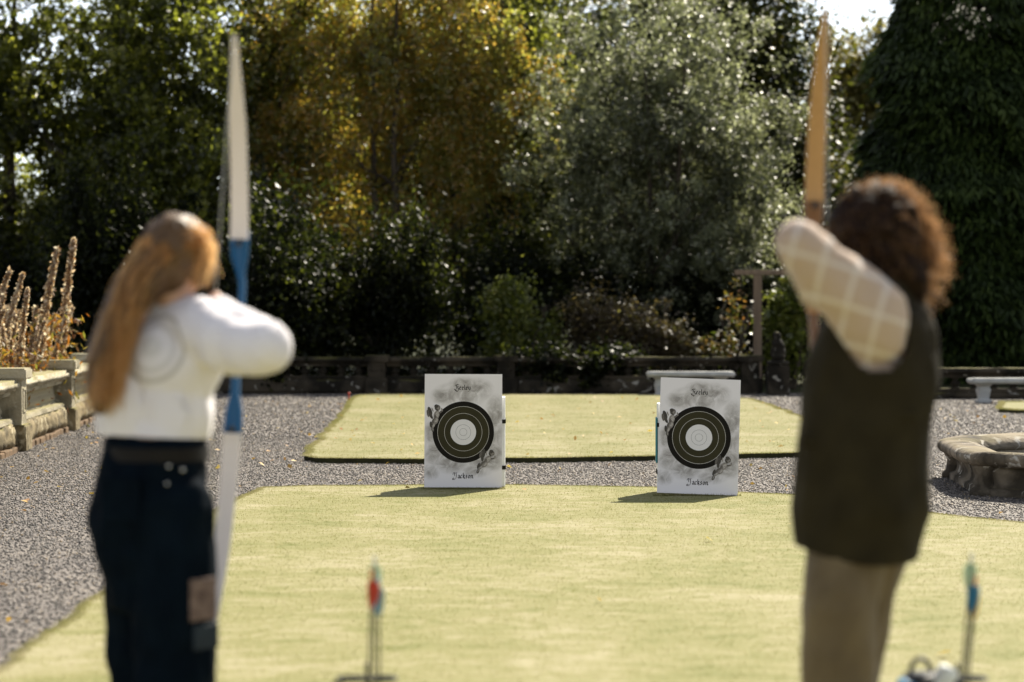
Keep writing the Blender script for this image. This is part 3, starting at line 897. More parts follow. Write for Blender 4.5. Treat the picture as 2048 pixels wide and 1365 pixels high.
def balustrade(name, label, A, B, piers, H, spec, mats, pier_w=0.34, cap_h=0.0, thick=0.26, nb=None, slim=False, brick=False, deep=1.0):
    """run from A to B; piers: list of positions along it. spec: (plinth_h, rail_top)"""
    A, B = Vector((A[0], A[1], 0)), Vector((B[0], B[1], 0))
    d = (B - A); Lt = d.length; d.normalize()
    ang = math.atan2(d.y, d.x)
    root = thing(name, label, 'balustrade', (A.x, A.y, 0), (0, 0, ang))
    ms, mr = mats
    ph, rt = spec
    bal = baluster_me(rt - ph - 0.10 - 0.05, 0.050 if slim else 0.085, slim)
    edges = list(piers)
    def shift(me, x):
        me.transform(Matrix.Translation((x, 0, 0)))
        return me
    for i in range(len(edges) - 1):
        x0, x1 = edges[i] + pier_w / 2, edges[i + 1] - pier_w / 2
        L = x1 - x0
        b0 = 0.0
        if brick:
            bm = bmesh.new()
            k = int(L / 0.27)
            for j in range(k):
                box(bm, (x0 + (j + .5) * L / k, rr.uniform(-.015, .015), 0.022 + rr.uniform(-.006, .006)), (L / k - 0.006 - rr.random() * .02, thick + 0.13, 0.075), bevel=0.014)
            link('brick_footing', bm_me(bm, 'brick_footing'), M['brick'], root)
            b0 = 0.07
        link('plinth', shift(bm_me(rbox(L, thick + 0.08, ph - b0 - 0.06, b0, 0.07, 0.045 if brick else 0.015, 0.02, 6.0), 'plinth'), x0), mr, root, smooth=True)
        link('ledge', shift(bm_me(rbox(L - 0.004, thick, 0.06, ph - 0.058, 0.12, 0.006), 'ledge'), x0 + .002), ms, root, smooth=False)
        link('frieze', shift(bm_me(rbox(L - 0.008, thick - 0.05, 0.055, rt - 0.155, 0.15, 0.004), 'frieze'), x0 + .004), ms, root)
        link('coping', shift(bm_me(rbox(L - 0.002, thick + 0.12, 0.10, rt - 0.10, 0.10, 0.012, 0.03), 'coping'), x0 + .001), ms, root, smooth=True)
        n = nb or max(2, int(L / (0.135 if slim else 0.29)))
        for j in range(n):
            o = link('baluster', bal, ms, root, smooth=True)
            o.location = (x0 + (j + .5) * L / n, 0, ph)
    for x in piers:
        bm = rbox(pier_w, thick + 0.10 + 0.06, H - 0.10, 0, 0.1, 0.006, 0.012)
        bm2 = bmesh.new()
        o = link('pier', shift(bm_me(bm, 'pier'), x - pier_w / 2), ms, root)
        link('pier_base', shift(bm_me(rbox(pier_w + 0.08, thick + 0.26, 0.27, -0.002, 0.1, 0.012, 0.015), 'pier_base'), x - pier_w / 2 - 0.04), mr, root)
        link('pier_cap', shift(bm_me(rbox(pier_w + 0.12, thick + 0.26, 0.11 + cap_h, H - 0.11, 0.1, 0.008, 0.015), 'pier_cap'), x - pier_w / 2 - 0.06), ms, root)
        # sunk panel on the pier's faces
        bm = bmesh.new()
        for sy in (-1, 1):
            yy = sy * (thick + 0.16) / 2
            for (cx, cz, sx_, sz_) in ((0, .40, .20, .02), (0, .62, .20, .02), (-.09, .51, .02, .22), (.09, .51, .02, .22)):
                box(bm, (x + cx, yy, min(cz, H - 0.17)), (sx_, 0.02, sz_))
        link('pier_panel', bm_me(bm, 'pier_panel'), ms, root)
        bm2.free()
    return root

# left run: from beyond the frame to the far corner
LA, LB = Vector((-4.72, 17.6)), Vector((-6.15, 40.9))
uL = (LB - LA).normalized()
pl = [(D - 17.6) / uL.y for D in (18.1, 20.1, 24.25, 28.4, 32.55, 36.7)]
balustrade('left_balustrade', 'pale stone balustrade with mossy plinth running away along the left gravel path', LA, LB, pl, 0.83, (0.33, 0.71), (M['stone_l'], M['stone_r']), 0.36, 0.0, 0.30, None, True, True)
# rear run
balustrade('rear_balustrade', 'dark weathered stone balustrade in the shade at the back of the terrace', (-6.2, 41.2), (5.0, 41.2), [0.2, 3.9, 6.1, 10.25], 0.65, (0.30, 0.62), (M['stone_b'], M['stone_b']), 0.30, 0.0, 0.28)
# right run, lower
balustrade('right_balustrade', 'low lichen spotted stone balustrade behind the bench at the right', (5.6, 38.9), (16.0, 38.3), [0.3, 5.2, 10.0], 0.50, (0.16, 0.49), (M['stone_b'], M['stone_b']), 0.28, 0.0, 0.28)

# stone finial on its pedestal
fx_, fy_ = P(1557, 790, 40.3).x, 40.4
root = thing('stone_finial', 'weathered stone figure finial on a tall pedestal beside the timber post', 'garden ornament', (fx_, fy_, 0))
bm = rbox(0.36, 0.34, 0.50, 0.0, 0.08, 0.012); bm_ = bm_me(bm, 'pedestal'); bm_.transform(Matrix.Translation((-0.18, 0, 0)))
link('pedestal', bm_, M['stone_b'], root)
bm = bmesh.new(); lathe(bm, [(.15, .50), (.19, .52), (.19, .56), (.12, .58), (.10, .62)], 14); link('collar', bm_me(bm, 'collar'), M['stone_b'], root, smooth=True)
bm = bmesh.new()
ell(bm, (0, 0, .72), (.13, .12, .14)); ell(bm, (-.01, -.02, .86), (.10, .10, .10)); ell(bm, (-.02, -.03, .99), (.068, .07, .075)); ell(bm, (.07, -.05, .74), (.05, .06, .12)); ell(bm, (-.08, -.06, .70), (.05, .06, .11)); ell(bm, (0, -.09, .64), (.12, .07, .05))
link('figure', remesh(bm, 'figure', 0.012, 3, 0.012, 14), M['stone_b'], root, smooth=True)

# benches
def bench(label, x, y, L, H, rz):
    root = thing('stone_bench', label, 'bench', (x, y, 0), (0, 0, rz), 'pale stone garden benches')
    bm = rbox(L, 0.42, 0.085, H - 0.085, 0.1, 0.004, 0.02); me = bm_me(bm, 'seat'); me.transform(Matrix.Translation((-L / 2, 0, 0)))
    link('seat', me, M['bench'], root, smooth=True)
    for s in (-1, 1):
        bm = bmesh.new()
        lathe(bm, [(.13, 0), (.13, .04), (.085, .07), (.10, .14), (.115, .20), (.09, H - .13), (.13, H - .10), (.13, H - .083)], 4, (s * (L / 2 - 0.22), 0, 0), 1.0, 1.25)
        bmesh.ops.rotate(bm, verts=bm.verts[:], cent=(s * (L / 2 - 0.22), 0, 0), matrix=Matrix.Rotation(math.pi / 4, 3, 'Z'))
        bmesh.ops.bevel(bm, geom=bm.edges[:], offset=0.008, segments=1, affect='EDGES')
        link('leg', bm_me(bm, 'leg'), M['bench'], root)
b1 = P(1382, 795, 39.2)
bench('pale stone bench behind the right target', b1.x, 39.3, 1.42, 0.42, 0.0)
b2 = P(1940, 800, 36.8)
bench('pale stone bench in front of the low wall at the right edge', b2.x + 0.75, 36.9, 1.5, 0.38, 0.02)

# timber post with crossbar
q = P(1515, 545, 42.2)
root = thing('timber_post', 'tall timber T shaped post standing behind the rear wall', 'post', (q.x, 42.2, 0))
bm = bmesh.new(); box(bm, (0, 0, q.z / 2 - .05), (.14, .14, q.z + .0), bevel=.008); link('upright', bm_me(bm, 'upright'), M['postwood'], root)
bm = bmesh.new(); box(bm, (0.10, 0, q.z - 0.005), (1.0, .10, .085), bevel=.008); link('crossbar', bm_me(bm, 'crossbar'), M['postwood'], root)

# small red marker peg
q = G(698, 806)
root = thing('marker_peg', 'small red marker peg standing in the shaded gravel left of the far lawn', 'peg', (q[0], q[1], 0))
M['red'] = simple('red_plastic', (0.6, 0.07, 0.04), None, 0.5)
bm = bmesh.new(); tube(bm, [(0, 0, -.02), (0, 0, .13)], [.012, .012], 8); link('stake', bm_me(bm, 'stake'), M['red'], root)
bm = bmesh.new(); ell(bm, (0, 0, .145), (.022, .022, .018), sub=2); link('knob', bm_me(bm, 'knob'), M['red'], root, smooth=True)

# ------------------------------------------------------------ pond basin
def octa(R, rot=math.radians(-4), n=8, k=1, rf=0.0):
    out = []
    for i in range(n):
        a0 = rot + math.pi / n + 2 * math.pi * i / n
        a1 = a0 + 2 * math.pi / n
        p0 = Vector((math.cos(a0), math.sin(a0))) * R
        p1 = Vector((math.cos(a1), math.sin(a1))) * R
        for j in range(k):
            out.append(p0.lerp(p1, j / k))
    # round the corners
    for _ in range(2):
        out = [(out[i - 1] + out[i] * 2 + out[(i + 1) % len(out)]) / 4 for i in range(len(out))]
    return out
def ringloft(prof, k=7, amp=0.012, freq=5.0, seams=True):
    """prof: (R, z) loop swept round the octagon"""
    bm = bmesh.new()
    base = octa(1.0, k=k)
    n = len(base)
    rings = []
    for i, u in enumerate(base):
        row = []
        joint = (i % k == 0) and seams
        for R, z in prof:
            p = Vector((u.x * R, u.y * R, z))
            nn = mnoise.noise(p * freq) + 0.5 * mnoise.noise(p * freq * 3)
            p = p + Vector((u.x, u.y, 0.6)) * amp * nn
            if joint: p.z -= 0.006
            row.append(bm.verts.new(p))
        rings.append(row)
    m = len(prof)
    for i in range(n):
        a, b = rings[i], rings[(i + 1) % n]
        for j in range(m):
            bm.faces.new((a[j], b[j], b[(j + 1) % m], a[(j + 1) % m]))
    bmesh.ops.recalc_face_normals(bm, faces=bm.faces[:])
    return bm
root = thing('pond_basin', 'weathered round edged stone pond basin on the gravel at the right', 'pond', (6.05, 19.2, 0))
R0 = 2.72
rim = [(R0 + .06 * math.cos(a) - 0.0 + (0.0), 0.285 + 0.055 * math.sin(a)) for a in [math.radians(x) for x in (-90, -55, -20, 15, 50, 85)]] + [(R0 - .16, .335), (R0 - .27, .315), (R0 - .34, .25), (R0 - .30, .215)]
link('rim', bm_me(ringloft(rim, 12, 0.016), 'rim'), M['stone_f'], root, smooth=True)
wall_ = [(R0 - .14, 0.235), (R0 - .11, 0.21), (R0 - .10, 0.19), (R0 - .115, 0.165), (R0 - .125, .14), (R0 - .13, .115), (R0 - .125, .09), (R0 - .11, .065), (R0 - .07, .05), (R0 - .065, .02), (R0 - .06, -.02), (R0 - .30, -.02), (R0 - .30, .23)]
link('base_wall', bm_me(ringloft(wall_, 18, 0.014, 11.0), 'base_wall'), M['stone_f'], root, smooth=True)
bm = bmesh.new()
for u in octa(R0 - .11, k=1):
    pass
base8 = [Vector((math.cos(math.radians(-4) + math.pi / 8 + 2 * math.pi * i / 8), math.sin(math.radians(-4) + math.pi / 8 + 2 * math.pi * i / 8))) for i in range(8)]
for u in base8:
    bm = bmesh.new()
    c = u * (R0 - .14)
    lathe(bm, [(.12, -.01), (.12, .04), (.085, .07), (.075, .15), (.10, .20), (.11, .235)], 10, (c.x, c.y, 0))
    link('corner_pilaster', bm_me(bm, 'corner_pilaster'), M['stone_f'], root, smooth=True)
bm = bmesh.new()
vs = [bm.verts.new((u.x * (R0 - .32), u.y * (R0 - .32), 0.06)) for u in octa(1.0, k=4)]
bm.faces.new(vs)
M['water'] = simple('dark_pond_water', (0.012, 0.014, 0.008), (0.02, 0.018, 0.01), 0.08, 2, 0.6, 0.05, 6)
link('water', bm_me(bm, 'water'), M['water'], root)

# ------------------------------------------------------------ target boards
def board_mat(name, seed):
    m, t, out = nt(name)
    p = N(t, 'ShaderNodeBsdfPrincipled')
    p.inputs['Roughness'].default_value = 0.45
    p.inputs['Specular IOR Level'].default_value = 0.3
    tc = N(t, 'ShaderNodeTexCoord')
    sx = N(t, 'ShaderNodeSeparateXYZ')
    t.links.new(tc.outputs['Object'], sx.inputs[0])
    def blob(cx, cz, rx, rz):
        mp = N(t, 'ShaderNodeMapping')
        mp.inputs['Location'].default_value = (-cx / rx, 0, -cz / rz)
        mp.inputs['Scale'].default_value = (1 / rx, 0, 1 / rz)
        t.links.new(tc.outputs['Object'], mp.inputs[0])
        l = N(t, 'ShaderNodeVectorMath', operation='LENGTH')
        t.links.new(mp.outputs[0], l.inputs[0])
        r = N(t, 'ShaderNodeMapRange')
        r.inputs['From Min'].default_value = 1.15; r.inputs['From Max'].default_value = 0.35
        r.inputs['To Min'].default_value = 0.0; r.inputs['To Max'].default_value = 1.0
        t.links.new(l.outputs['Value'], r.inputs['Value'])
        return r.outputs[0]
    # engraved cloud bank: masks taken from the print's layout
    cl = [(-.03, .72, .20, .10), (.10, .76, .13, .09), (-.14, .71, .12, .07), (.25, .55, .08, .17), (.24, .38, .09, .12), (-.25, .42, .06, .09), (-.20, .27, .11, .11), (-.10, .19, .15, .08), (-.25, .12, .07, .06), (.18, .20, .15, .08), (.25, .27, .08, .10), (.10, .13, .12, .05), (.0, .80, .12, .06)]
    acc = None
    for c in cl:
        b = blob(*c)
        if acc is None: acc = b
        else:
            mx = N(t, 'ShaderNodeMath', operation='MAXIMUM')
            t.links.new(acc, mx.inputs[0]); t.links.new(b, mx.inputs[1]); acc = mx.outputs[0]
    n = N(t, 'ShaderNodeTexNoise', i_Detail=8.0, i_Distortion=0.6)
    n.inputs['Scale'].default_value = 13
    n.inputs['Roughness'].default_value = 0.6
    t.links.new(tc.outputs['Object'], n.inputs['Vector'])
    r1 = ramp(t, [(0.28, 0.0), (0.62, 1.0)])
    t.links.new(n.outputs[0], r1.inputs[0])
    mu = N(t, 'ShaderNodeMath', operation='MULTIPLY')
    t.links.new(acc, mu.inputs[0]); t.links.new(r1.outputs[0], mu.inputs[1])
    n2 = N(t, 'ShaderNodeTexNoise', i_Detail=3.0)
    n2.inputs['Scale'].default_value = 190
    t.links.new(tc.outputs['Object'], n2.inputs['Vector'])
    r2 = ramp(t, [(0.3, 0.55), (0.7, 1.0)])
    t.links.new(n2.outputs[0], r2.inputs[0])
    mu2 = N(t, 'ShaderNodeMath', operation='MULTIPLY')
    t.links.new(mu.outputs[0], mu2.inputs[0]); t.links.new(r2.outputs[0], mu2.inputs[1])
    rc = ramp(t, [(0.0, (0.72, 0.68, 0.68)), (0.45, (0.42, 0.39, 0.37)), (1.0, (0.20, 0.18, 0.165))])
    t.links.new(mu2.outputs[0], rc.inputs[0])
    t.links.new(rc.outputs[0], p.inputs['Base Color'])
    t.links.new(p.outputs[0], out.inputs[0])
    return m
M['board'] = board_mat('printed_board', 1)
M['foamedge'] = simple('white_foam_edge', (0.80, 0.80, 0.80), (0.74, 0.74, 0.74), 0.6)
M['ink'] = simple('print_black', (0.014, 0.012, 0.009), None, 0.8, 8, 0.1)
M['olive'] = simple('print_olive', (0.042, 0.037, 0.018), (0.034, 0.030, 0.015), 0.8, 8, 0.1)
M['line'] = simple('print_white_line', (0.62, 0.58, 0.52), None, 0.45)
M['gold'] = simple('print_centre', (0.68, 0.65, 0.64), (0.64, 0.61, 0.60), 0.45)
for i, c in enumerate([(0.075, 0.065, 0.052), (0.15, 0.13, 0.11), (0.29, 0.26, 0.23), (0.45, 0.41, 0.37)]):
    M['eng%d' % i] = simple('engraving_tone', c, tuple(x * 0.55 for x in c), 0.5, 95, 0.2, detail=6)

GLY = {
 'K': [[(-.35, 1.25), (-.2, 1.6), (.05, 1.5), (.12, 1.2), (.1, .35), (-.1, .05), (-.4, -.05), (-.55, .2)], [(.0, 1.45), (.25, 1.75), (.55, 1.6), (.95, 1.75)], [(.12, .85), (.45, 1.0), (.75, .95)], [(.5, .95), (.55, .5), (.85, .2), (.75, -.3), (.4, -.65), (.1, -.5), (.2, -.3)], [(-.4, -.05), (-.1, -.35), (.35, -.3)]],
 'J': [[(-.4, 1.15), (-.35, 1.6), (-.05, 1.75), (.1, 1.5), (.05, 1.15)], [(-.2, 1.75), (.35, 1.6), (.9, 1.85)], [(.62, 1.7), (.66, .5), (.5, -.1), (.1, -.45), (-.4, -.45), (-.55, -.15), (-.3, .05), (0, -.1)], [(.05, 1.2), (.12, .85), (-.1, .6)]],
 'e': [[(.1, .78), (.1, .22), (.3, 0), (.58, .18)], [(.1, .78), (.35, 1), (.55, .72), (.15, .42)]],
 'l': [[(.1, 1.65), (.14, .2), (.3, 0), (.45, .12)]],
 'y': [[(.08, 1), (.1, .3), (.32, .05), (.55, .25)], [(.58, 1), (.6, 0), (.35, -.45), (.0, -.5)]],
 'a': [[(.08, .85), (.35, 1), (.55, .8), (.55, .15), (.75, 0)], [(.5, .6), (.15, .42), (.12, .15), (.32, 0), (.52, .2)]],
 'c': [[(.55, .85), (.33, 1), (.1, .75), (.1, .25), (.3, 0), (.58, .18)]],
 'k': [[(.12, 1.65), (.12, .05)], [(.12, .75), (.4, 1), (.52, .78), (.2, .5), (.5, .25), (.45, -.1), (.7, -.05)]],
 's': [[(.52, .85), (.32, 1), (.12, .72), (.5, .35), (.32, 0), (.08, .15)]],
 'o': [[(.33, 1), (.1, .75), (.1, .25), (.33, 0), (.58, .25), (.58, .75), (.33, 1)]],
 'n': [[(0, .88), (.14, 1), (.14, 0)], [(.14, .78), (.42, 1), (.58, .8), (.58, .15), (.78, 0)]],
}
ADV = {'K': 1.05, 'J': 1.1, 'l': .52}
def word_mesh(word, xh, y):
    tot = sum(ADV.get(c, .82) for c in word)
    bm = bmesh.new()
    x = -tot / 2
    nib = Vector((math.cos(math.radians(42)), 0, math.sin(math.radians(42))))
    k = 0
    for c in word:
        for st in GLY[c]:
            for a, b in zip(st, st[1:]):
                thin = .075 if c in 'KJ' else .08
                fat = .17 if c in 'KJ' else .19
                p0 = Vector((x + a[0], 0, a[1])); p1 = Vector((x + b[0], 0, b[1]))
                d = (p1 - p0).normalized()
                pr = Vector((-d.z, 0, d.x))
                for off in (nib * fat * .75, pr * thin * .6):
                    k += 1
                    yy = y - 0.000004 * k
                    e = d * thin * .5
                    q = [p0 - off - e, p0 + off - e, p1 + off + e, p1 - off + e]
                    bm.faces.new([bm.verts.new((v.x * xh, yy, v.z * xh)) for v in q])
        x += ADV.get(c, .82)
    return bm

def disc(bm, c, r, y, r_in=0.0, seg=96, sx=1.0, rot=0.0):
    def pt(rad, k):
        a = 2 * math.pi * k / seg
        u, v = rad * sx * math.cos(a), rad * math.sin(a)
        return (c[0] + u * math.cos(rot) - v * math.sin(rot), y, c[1] + u * math.sin(rot) + v * math.cos(rot))
    o = [bm.verts.new(pt(r, k)) for k in range(seg)]
    if r_in <= 0:
        bm.faces.new(o)
    else:
        i = [bm.verts.new(pt(r_in, k)) for k in range(seg)]
        for k in range(seg):
            bm.faces.new((o[k], o[(k + 1) % seg], i[(k + 1) % seg], i[k]))

def cherub(root, cx, cz, s, flip, y0):
    """plain winged putto print made of overlapping tones: (tone, x, z, r, sx, rot)"""
    sh = [(0, -.9, .55, .62, .42, .35), (1, -1.15, .25, .5, .34, .2), (0, -.75, -.1, .45, .4, .5), (1, -.35, -.9, .55, .55, -.2), (0, -.75, -1.25, .42, .4, .1), (0, -.5, -1.9, .36, .5, .1),
          (2, .0, .05, .62, .62, -.25), (3, .12, .15, .36, .6, -.2), (1, -.18, -.3, .36, .5, .1), (2, -.05, -.75, .48, .55, -.35), (3, .0, -.7, .26, .5, -.35), (2, -.35, -1.3, .44, .36, -.35), (3, -.36, -1.3, .22, .4, -.35), (2, -.5, -1.85, .28, .34, .1),
          (1, .55, .45, .34, .36, -.9), (2, .72, .75, .24, .4, .3), (0, .12, 1.0, .40, .95, 0), (1, .15, 1.08, .30, .9, 0), (2, .30, .93, .22, .85, 0), (0, .36, .96, .05, 1, 0), (0, -.05, 1.22, .24, 1.1, .3), (2, -.55, .75, .3, .22, .4)]
    for i, (tn, x, z, r, sx, ro) in enumerate(sh):
        bm = bmesh.new()
        c_, s_ = math.cos(flip), math.sin(flip)
        disc(bm, (cx + (x * c_ - z * s_) * s, cz + (x * s_ + z * c_) * s), r * s, y0 - 0.00008 * i, 0, 20, sx, ro + flip)
        yield tn, bm

def target(label, x, y, tilt, roll, rz, blabel, teal):
    root = thing('target_board', label, 'archery target', (x, y, ZA + 0.012), (0, 0, 0), 'printed archery target boards')
    root.rotation_euler = (Matrix.Rotation(rz, 3, 'Z') @ Matrix.Rotation(-tilt, 3, 'X') @ Matrix.Rotation(roll, 3, 'Y')).to_euler()
    W, H, T = .603, .882, .010
    bm = bmesh.new(); box(bm, (0, T / 2, H / 2), (W, T, H)); me = bm_me(bm, 'panel')
    me.materials.append(M['foamedge']); me.materials.append(M['board'])
    for f in me.polygons:
        if f.normal.y < -.9: f.material_index = 1
    link('panel', me, None, root)
    c = (0.0, H * .487)
    L = [('outer_ring', 'ink', .239, 0, -.0006), ('olive_ring', 'olive', .200, 0, -.0010), ('centre_disc', 'gold', .0995, 0, -.0016)]
    for nm, mt, ro, ri, yy in L:
        bm = bmesh.new(); disc(bm, c, ro, yy); link(nm, bm_me(bm, nm), M[mt], root)
    for nm, mt, r, w, yy in (('scoring_line', 'line', .2010, .0026, -.0013), ('scoring_line', 'line', .1475, .0024, -.0013), ('scoring_line', 'ink', .0590, .0015, -.0020), ('scoring_line', 'ink', .0290, .0015, -.0020)):
        bm = bmesh.new(); disc(bm, c, r, yy, r - w); link(nm, bm_me(bm, nm), M[mt], root)
    me = bm_me(word_mesh('Keeley', .0235, -.0008), 'upper_lettering'); me.transform(Matrix.Translation((0.0, 0, H - .122)))
    link('upper_lettering', me, M['ink'], root)
    me = bm_me(word_mesh('Jackson', .0245, -.0008), 'lower_lettering'); me.transform(Matrix.Translation((0.005, 0, .072)))
    link('lower_lettering', me, M['ink'], root)
    for (cx, cz, s, fl_) in ((-.208, .560, .058, 0.0), (.190, .215, .058, -.45)):
        me = bpy.data.meshes.new('winged_figure_print')
        for i in range(4): me.materials.append(M['eng%d' % i])
        bm = bmesh.new()
        for tn, b in cherub(root, cx, cz, s, fl_, -.0024):
            v0 = {}
            for f in b.faces:
                nf = bm.faces.new([bm.verts.new(v.co) for v in f.verts]); nf.material_index = tn
            b.free()
        bm.to_mesh(me); bm.free()
        link('winged_figure_print', me, None, root)
    # foam boss behind the board, standing on its own
    ty = y + 0.03 + math.tan(tilt) * 0.70
    b = thing('target_boss', blabel, 'target boss', (x + (0.02 if teal else .028), ty + 0.14, ZA), (0, 0, rz + (0.02 if teal else 0)), 'foam blocks behind the target boards')
    bm = bmesh.new(); 
    for i in range(4):
        box(bm, (0, -.09 + .06 * i, .36), (.60 if i % 2 else .594, .057, .70 if not teal else .64), bevel=.006)
    link('foam_block', bm_me(bm, 'foam_block'), M['foamedge'], b)
    bm = bmesh.new()
    box(bm, (-.305, 0, .40), (.012, .20, .34), bevel=.004)
    link('side_cover', bm_me(bm, 'side_cover'), M['teal'] if teal else M['foamedge'], b)
    bm = bmesh.new()
    for zz in (.16, .52): box(bm, (0, 0, zz), (.609, .262, .03), bevel=.003)
    link('strap', bm_me(bm, 'strap'), M['ink'], b)
    return root
M['teal'] = simple('teal_plastic', (0.0, 0.20, 0.27), (0.0, 0.15, 0.2), 0.4)
q1 = G(926, 978.5, ZA); q2 = G(1394, 991.5, ZA)
target('left printed target board standing upright on the lawn edge', q1[0], q1[1], math.radians(5), math.radians(0.2), 0.0, 'white foam block behind the left target board', False)
target('right printed target board, leaning and slightly askew', q2[0], q2[1] - .02, math.radians(13), math.radians(2.0), math.radians(-3), 'white foam block with a teal side behind the right target board', True)

# ------------------------------------------------------------ people
M['skin'] = simple('skin', (0.56, 0.34, 0.24), (0.50, 0.29, 0.20), 0.5, 10, 0.4)
M['skin'].node_tree.nodes['Principled BSDF'].inputs['Subsurface Weight'].default_value = 0.0
M['eye'] = simple('eye_white', (0.75, 0.72, 0.70), None, 0.2)
M['lip'] = simple('lips', (0.45, 0.16, 0.14), None, 0.5)

def hair_mat(name, c1, c2, rough=0.35, trans=0.35, sc=(60, 60, 3), tg=1.0):
    m, t, out = nt(name)
    co = coords(t, 1, sc3=sc)
    n = N(t, 'ShaderNodeTexNoise', i_Detail=5.0); n.inputs['Scale'].default_value = 1.0
    t.links.new(co, n.inputs['Vector'])
    r = ramp(t, [(0.3, c2), (0.7, c1)]); t.links.new(n.outputs[0], r.inputs[0])
    p = N(t, 'ShaderNodeBsdfPrincipled'); p.inputs['Roughness'].default_value = rough; p.inputs['Specular IOR Level'].default_value = 0.5 if 'fair' in name else 0.12
    t.links.new(r.outputs[0], p.inputs['Base Color'])
    b = N(t, 'ShaderNodeBump'); b.inputs['Strength'].default_value = 0.6; b.inputs['Distance'].default_value = 0.006
    t.links.new(n.outputs[0], b.inputs['Height']); t.links.new(b.outputs[0], p.inputs['Normal'])
    tr = N(t, 'ShaderNodeBsdfTranslucent')
    gg = N(t, 'ShaderNodeVectorMath', operation='SCALE'); gg.inputs['Scale'].default_value = tg
    t.links.new(r.outputs[0], gg.inputs[0]); t.links.new(gg.outputs[0], tr.inputs[0])
    mx = N(t, 'ShaderNodeMixShader', i_0=trans); t.links.new(p.outputs[0], mx.inputs[1]); t.links.new(tr.outputs[0], mx.inputs[2])
    t.links.new(mx.outputs[0], out.inputs[0])
    return m

def add_head(bm, c, F, s=1.0):
    """cranium, jaw, brow, nose, lips, ears; c = centre of the cranium"""
    U = Vector((0, 0, 1)); R = F.cross(U).normalized()
    rot = Matrix((R, F, U)).transposed()
    def at(a, b, d): return c + (R * a + F * b + U * d) * s
    ell(bm, at(0, -.005, .015), (.075 * s, .095 * s, .098 * s), rot)
    ell(bm, at(0, .025, -.055), (.058 * s, .062 * s, .066 * s), rot)
    ell(bm, at(0, .065, -.095), (.028 * s, .026 * s, .022 * s), rot)
    ell(bm, at(0, .072, .012), (.055 * s, .020 * s, .016 * s), rot, 2)
    chain(bm, [at(0, .088, .0), at(0, .108, -.032)], [.008 * s, .0125 * s])
    for q in (-1, 1):
        ell(bm, at(q * .011, .100, -.035), (.009 * s, .010 * s, .008 * s), rot, 2)
        ell(bm, at(q * .040, .062, -.030), (.022 * s, .020 * s, .020 * s), rot, 2)
        ell(bm, at(q * .077, -.005, -.015), (.008 * s, .018 * s, .030 * s), rot, 2)
    ell(bm, at(0, .088, -.063), (.021 * s, .011 * s, .006 * s), rot, 2)
    ell(bm, at(0, .086, -.073), (.018 * s, .011 * s, .007 * s), rot, 2)

def add_eyes(root, c, F):
    U = Vector((0, 0, 1)); R = F.cross(U).normalized()
    for q in (-1, 1):
        bm = bmesh.new(); ell(bm, c + R * q * .030 + F * .078 + U * -.006, (.012, .012, .009), None, 2)
        link('eye', bm_me(bm, 'eye'), M['eye'], root, world=True, smooth=True)
    bm = bmesh.new(); ell(bm, c + F * .0955 + U * -.068, (.019, .006, .009), Matrix((R, F, U)).transposed(), 2)
    link('lips', bm_me(bm, 'lips'), M['lip'], root, world=True, smooth=True)

def grip_hand(bm, wrist, g, axis, back, side, r=.016):
    """hand closed round a bar at g along axis; back points to the wrist, side to the knuckle side"""
    pc = g + back * .040
    chain(bm, [wrist, pc + back * .018], [.026, .024])
    for i in range(4):
        h = axis * ((1.5 - i) * .020)
        chain(bm, [wrist + (pc - wrist) * .5 + h * .6, pc + h + side * .010], [.015, .012])
        ln = (1.0, 1.1, 1.05, .85)[i]
        chain(bm, [pc + h + side * .014, g + h + side * .028 * 1.0 + back * .008, g + h + side * .022 * ln - back * .022, g + h - side * .004 - back * .028 * ln, g + h - side * .022 + -back * .012], [.0100, .0092, .0086, .0080, .0070])
    chain(bm, [pc + axis * .028 - side * .010, g + axis * .034 - side * .028 + back * .006, g + axis * .026 - side * .022 - back * .020, g + axis * .018 + side * .002 - back * .030], [.0125, .0105, .0095, .0080])

def draw_hand(bm, wrist, s, fwd, side):
    """three fingers hooked on the string at s; fwd points from wrist to string"""
    U = Vector((0, 0, 1))
    pc = s - fwd * .062
    chain(bm, [wrist, pc - fwd * .01], [.025, .022])
    for i in range(4):
        h = U * ((1.5 - i) * .019)
        k = pc + h + fwd * .020
        chain(bm, [wrist * .5 + pc * .5 + h * .6, k], [.015, .012])
        if i < 3:
            ln = (.95, 1.05, 1.0)[i]
            chain(bm, [k, k + fwd * .034 * ln + side * .006, s + h * .9 + fwd * .010 + side * .002, s + h * .9 + fwd * .006 - side * .018], [.0098, .0090, .0082, .0072])
        else:
            chain(bm, [k, k + fwd * .020 - side * .004, k + fwd * .018 - side * .020, k - side * .022], [.0088, .0080, .0074, .0066])
    chain(bm, [pc + U * .024 - side * .012, pc + U * .020 - side * .026 + fwd * .02, pc + U * .002 - side * .028 + fwd * .038], [.012, .0102, .0085])

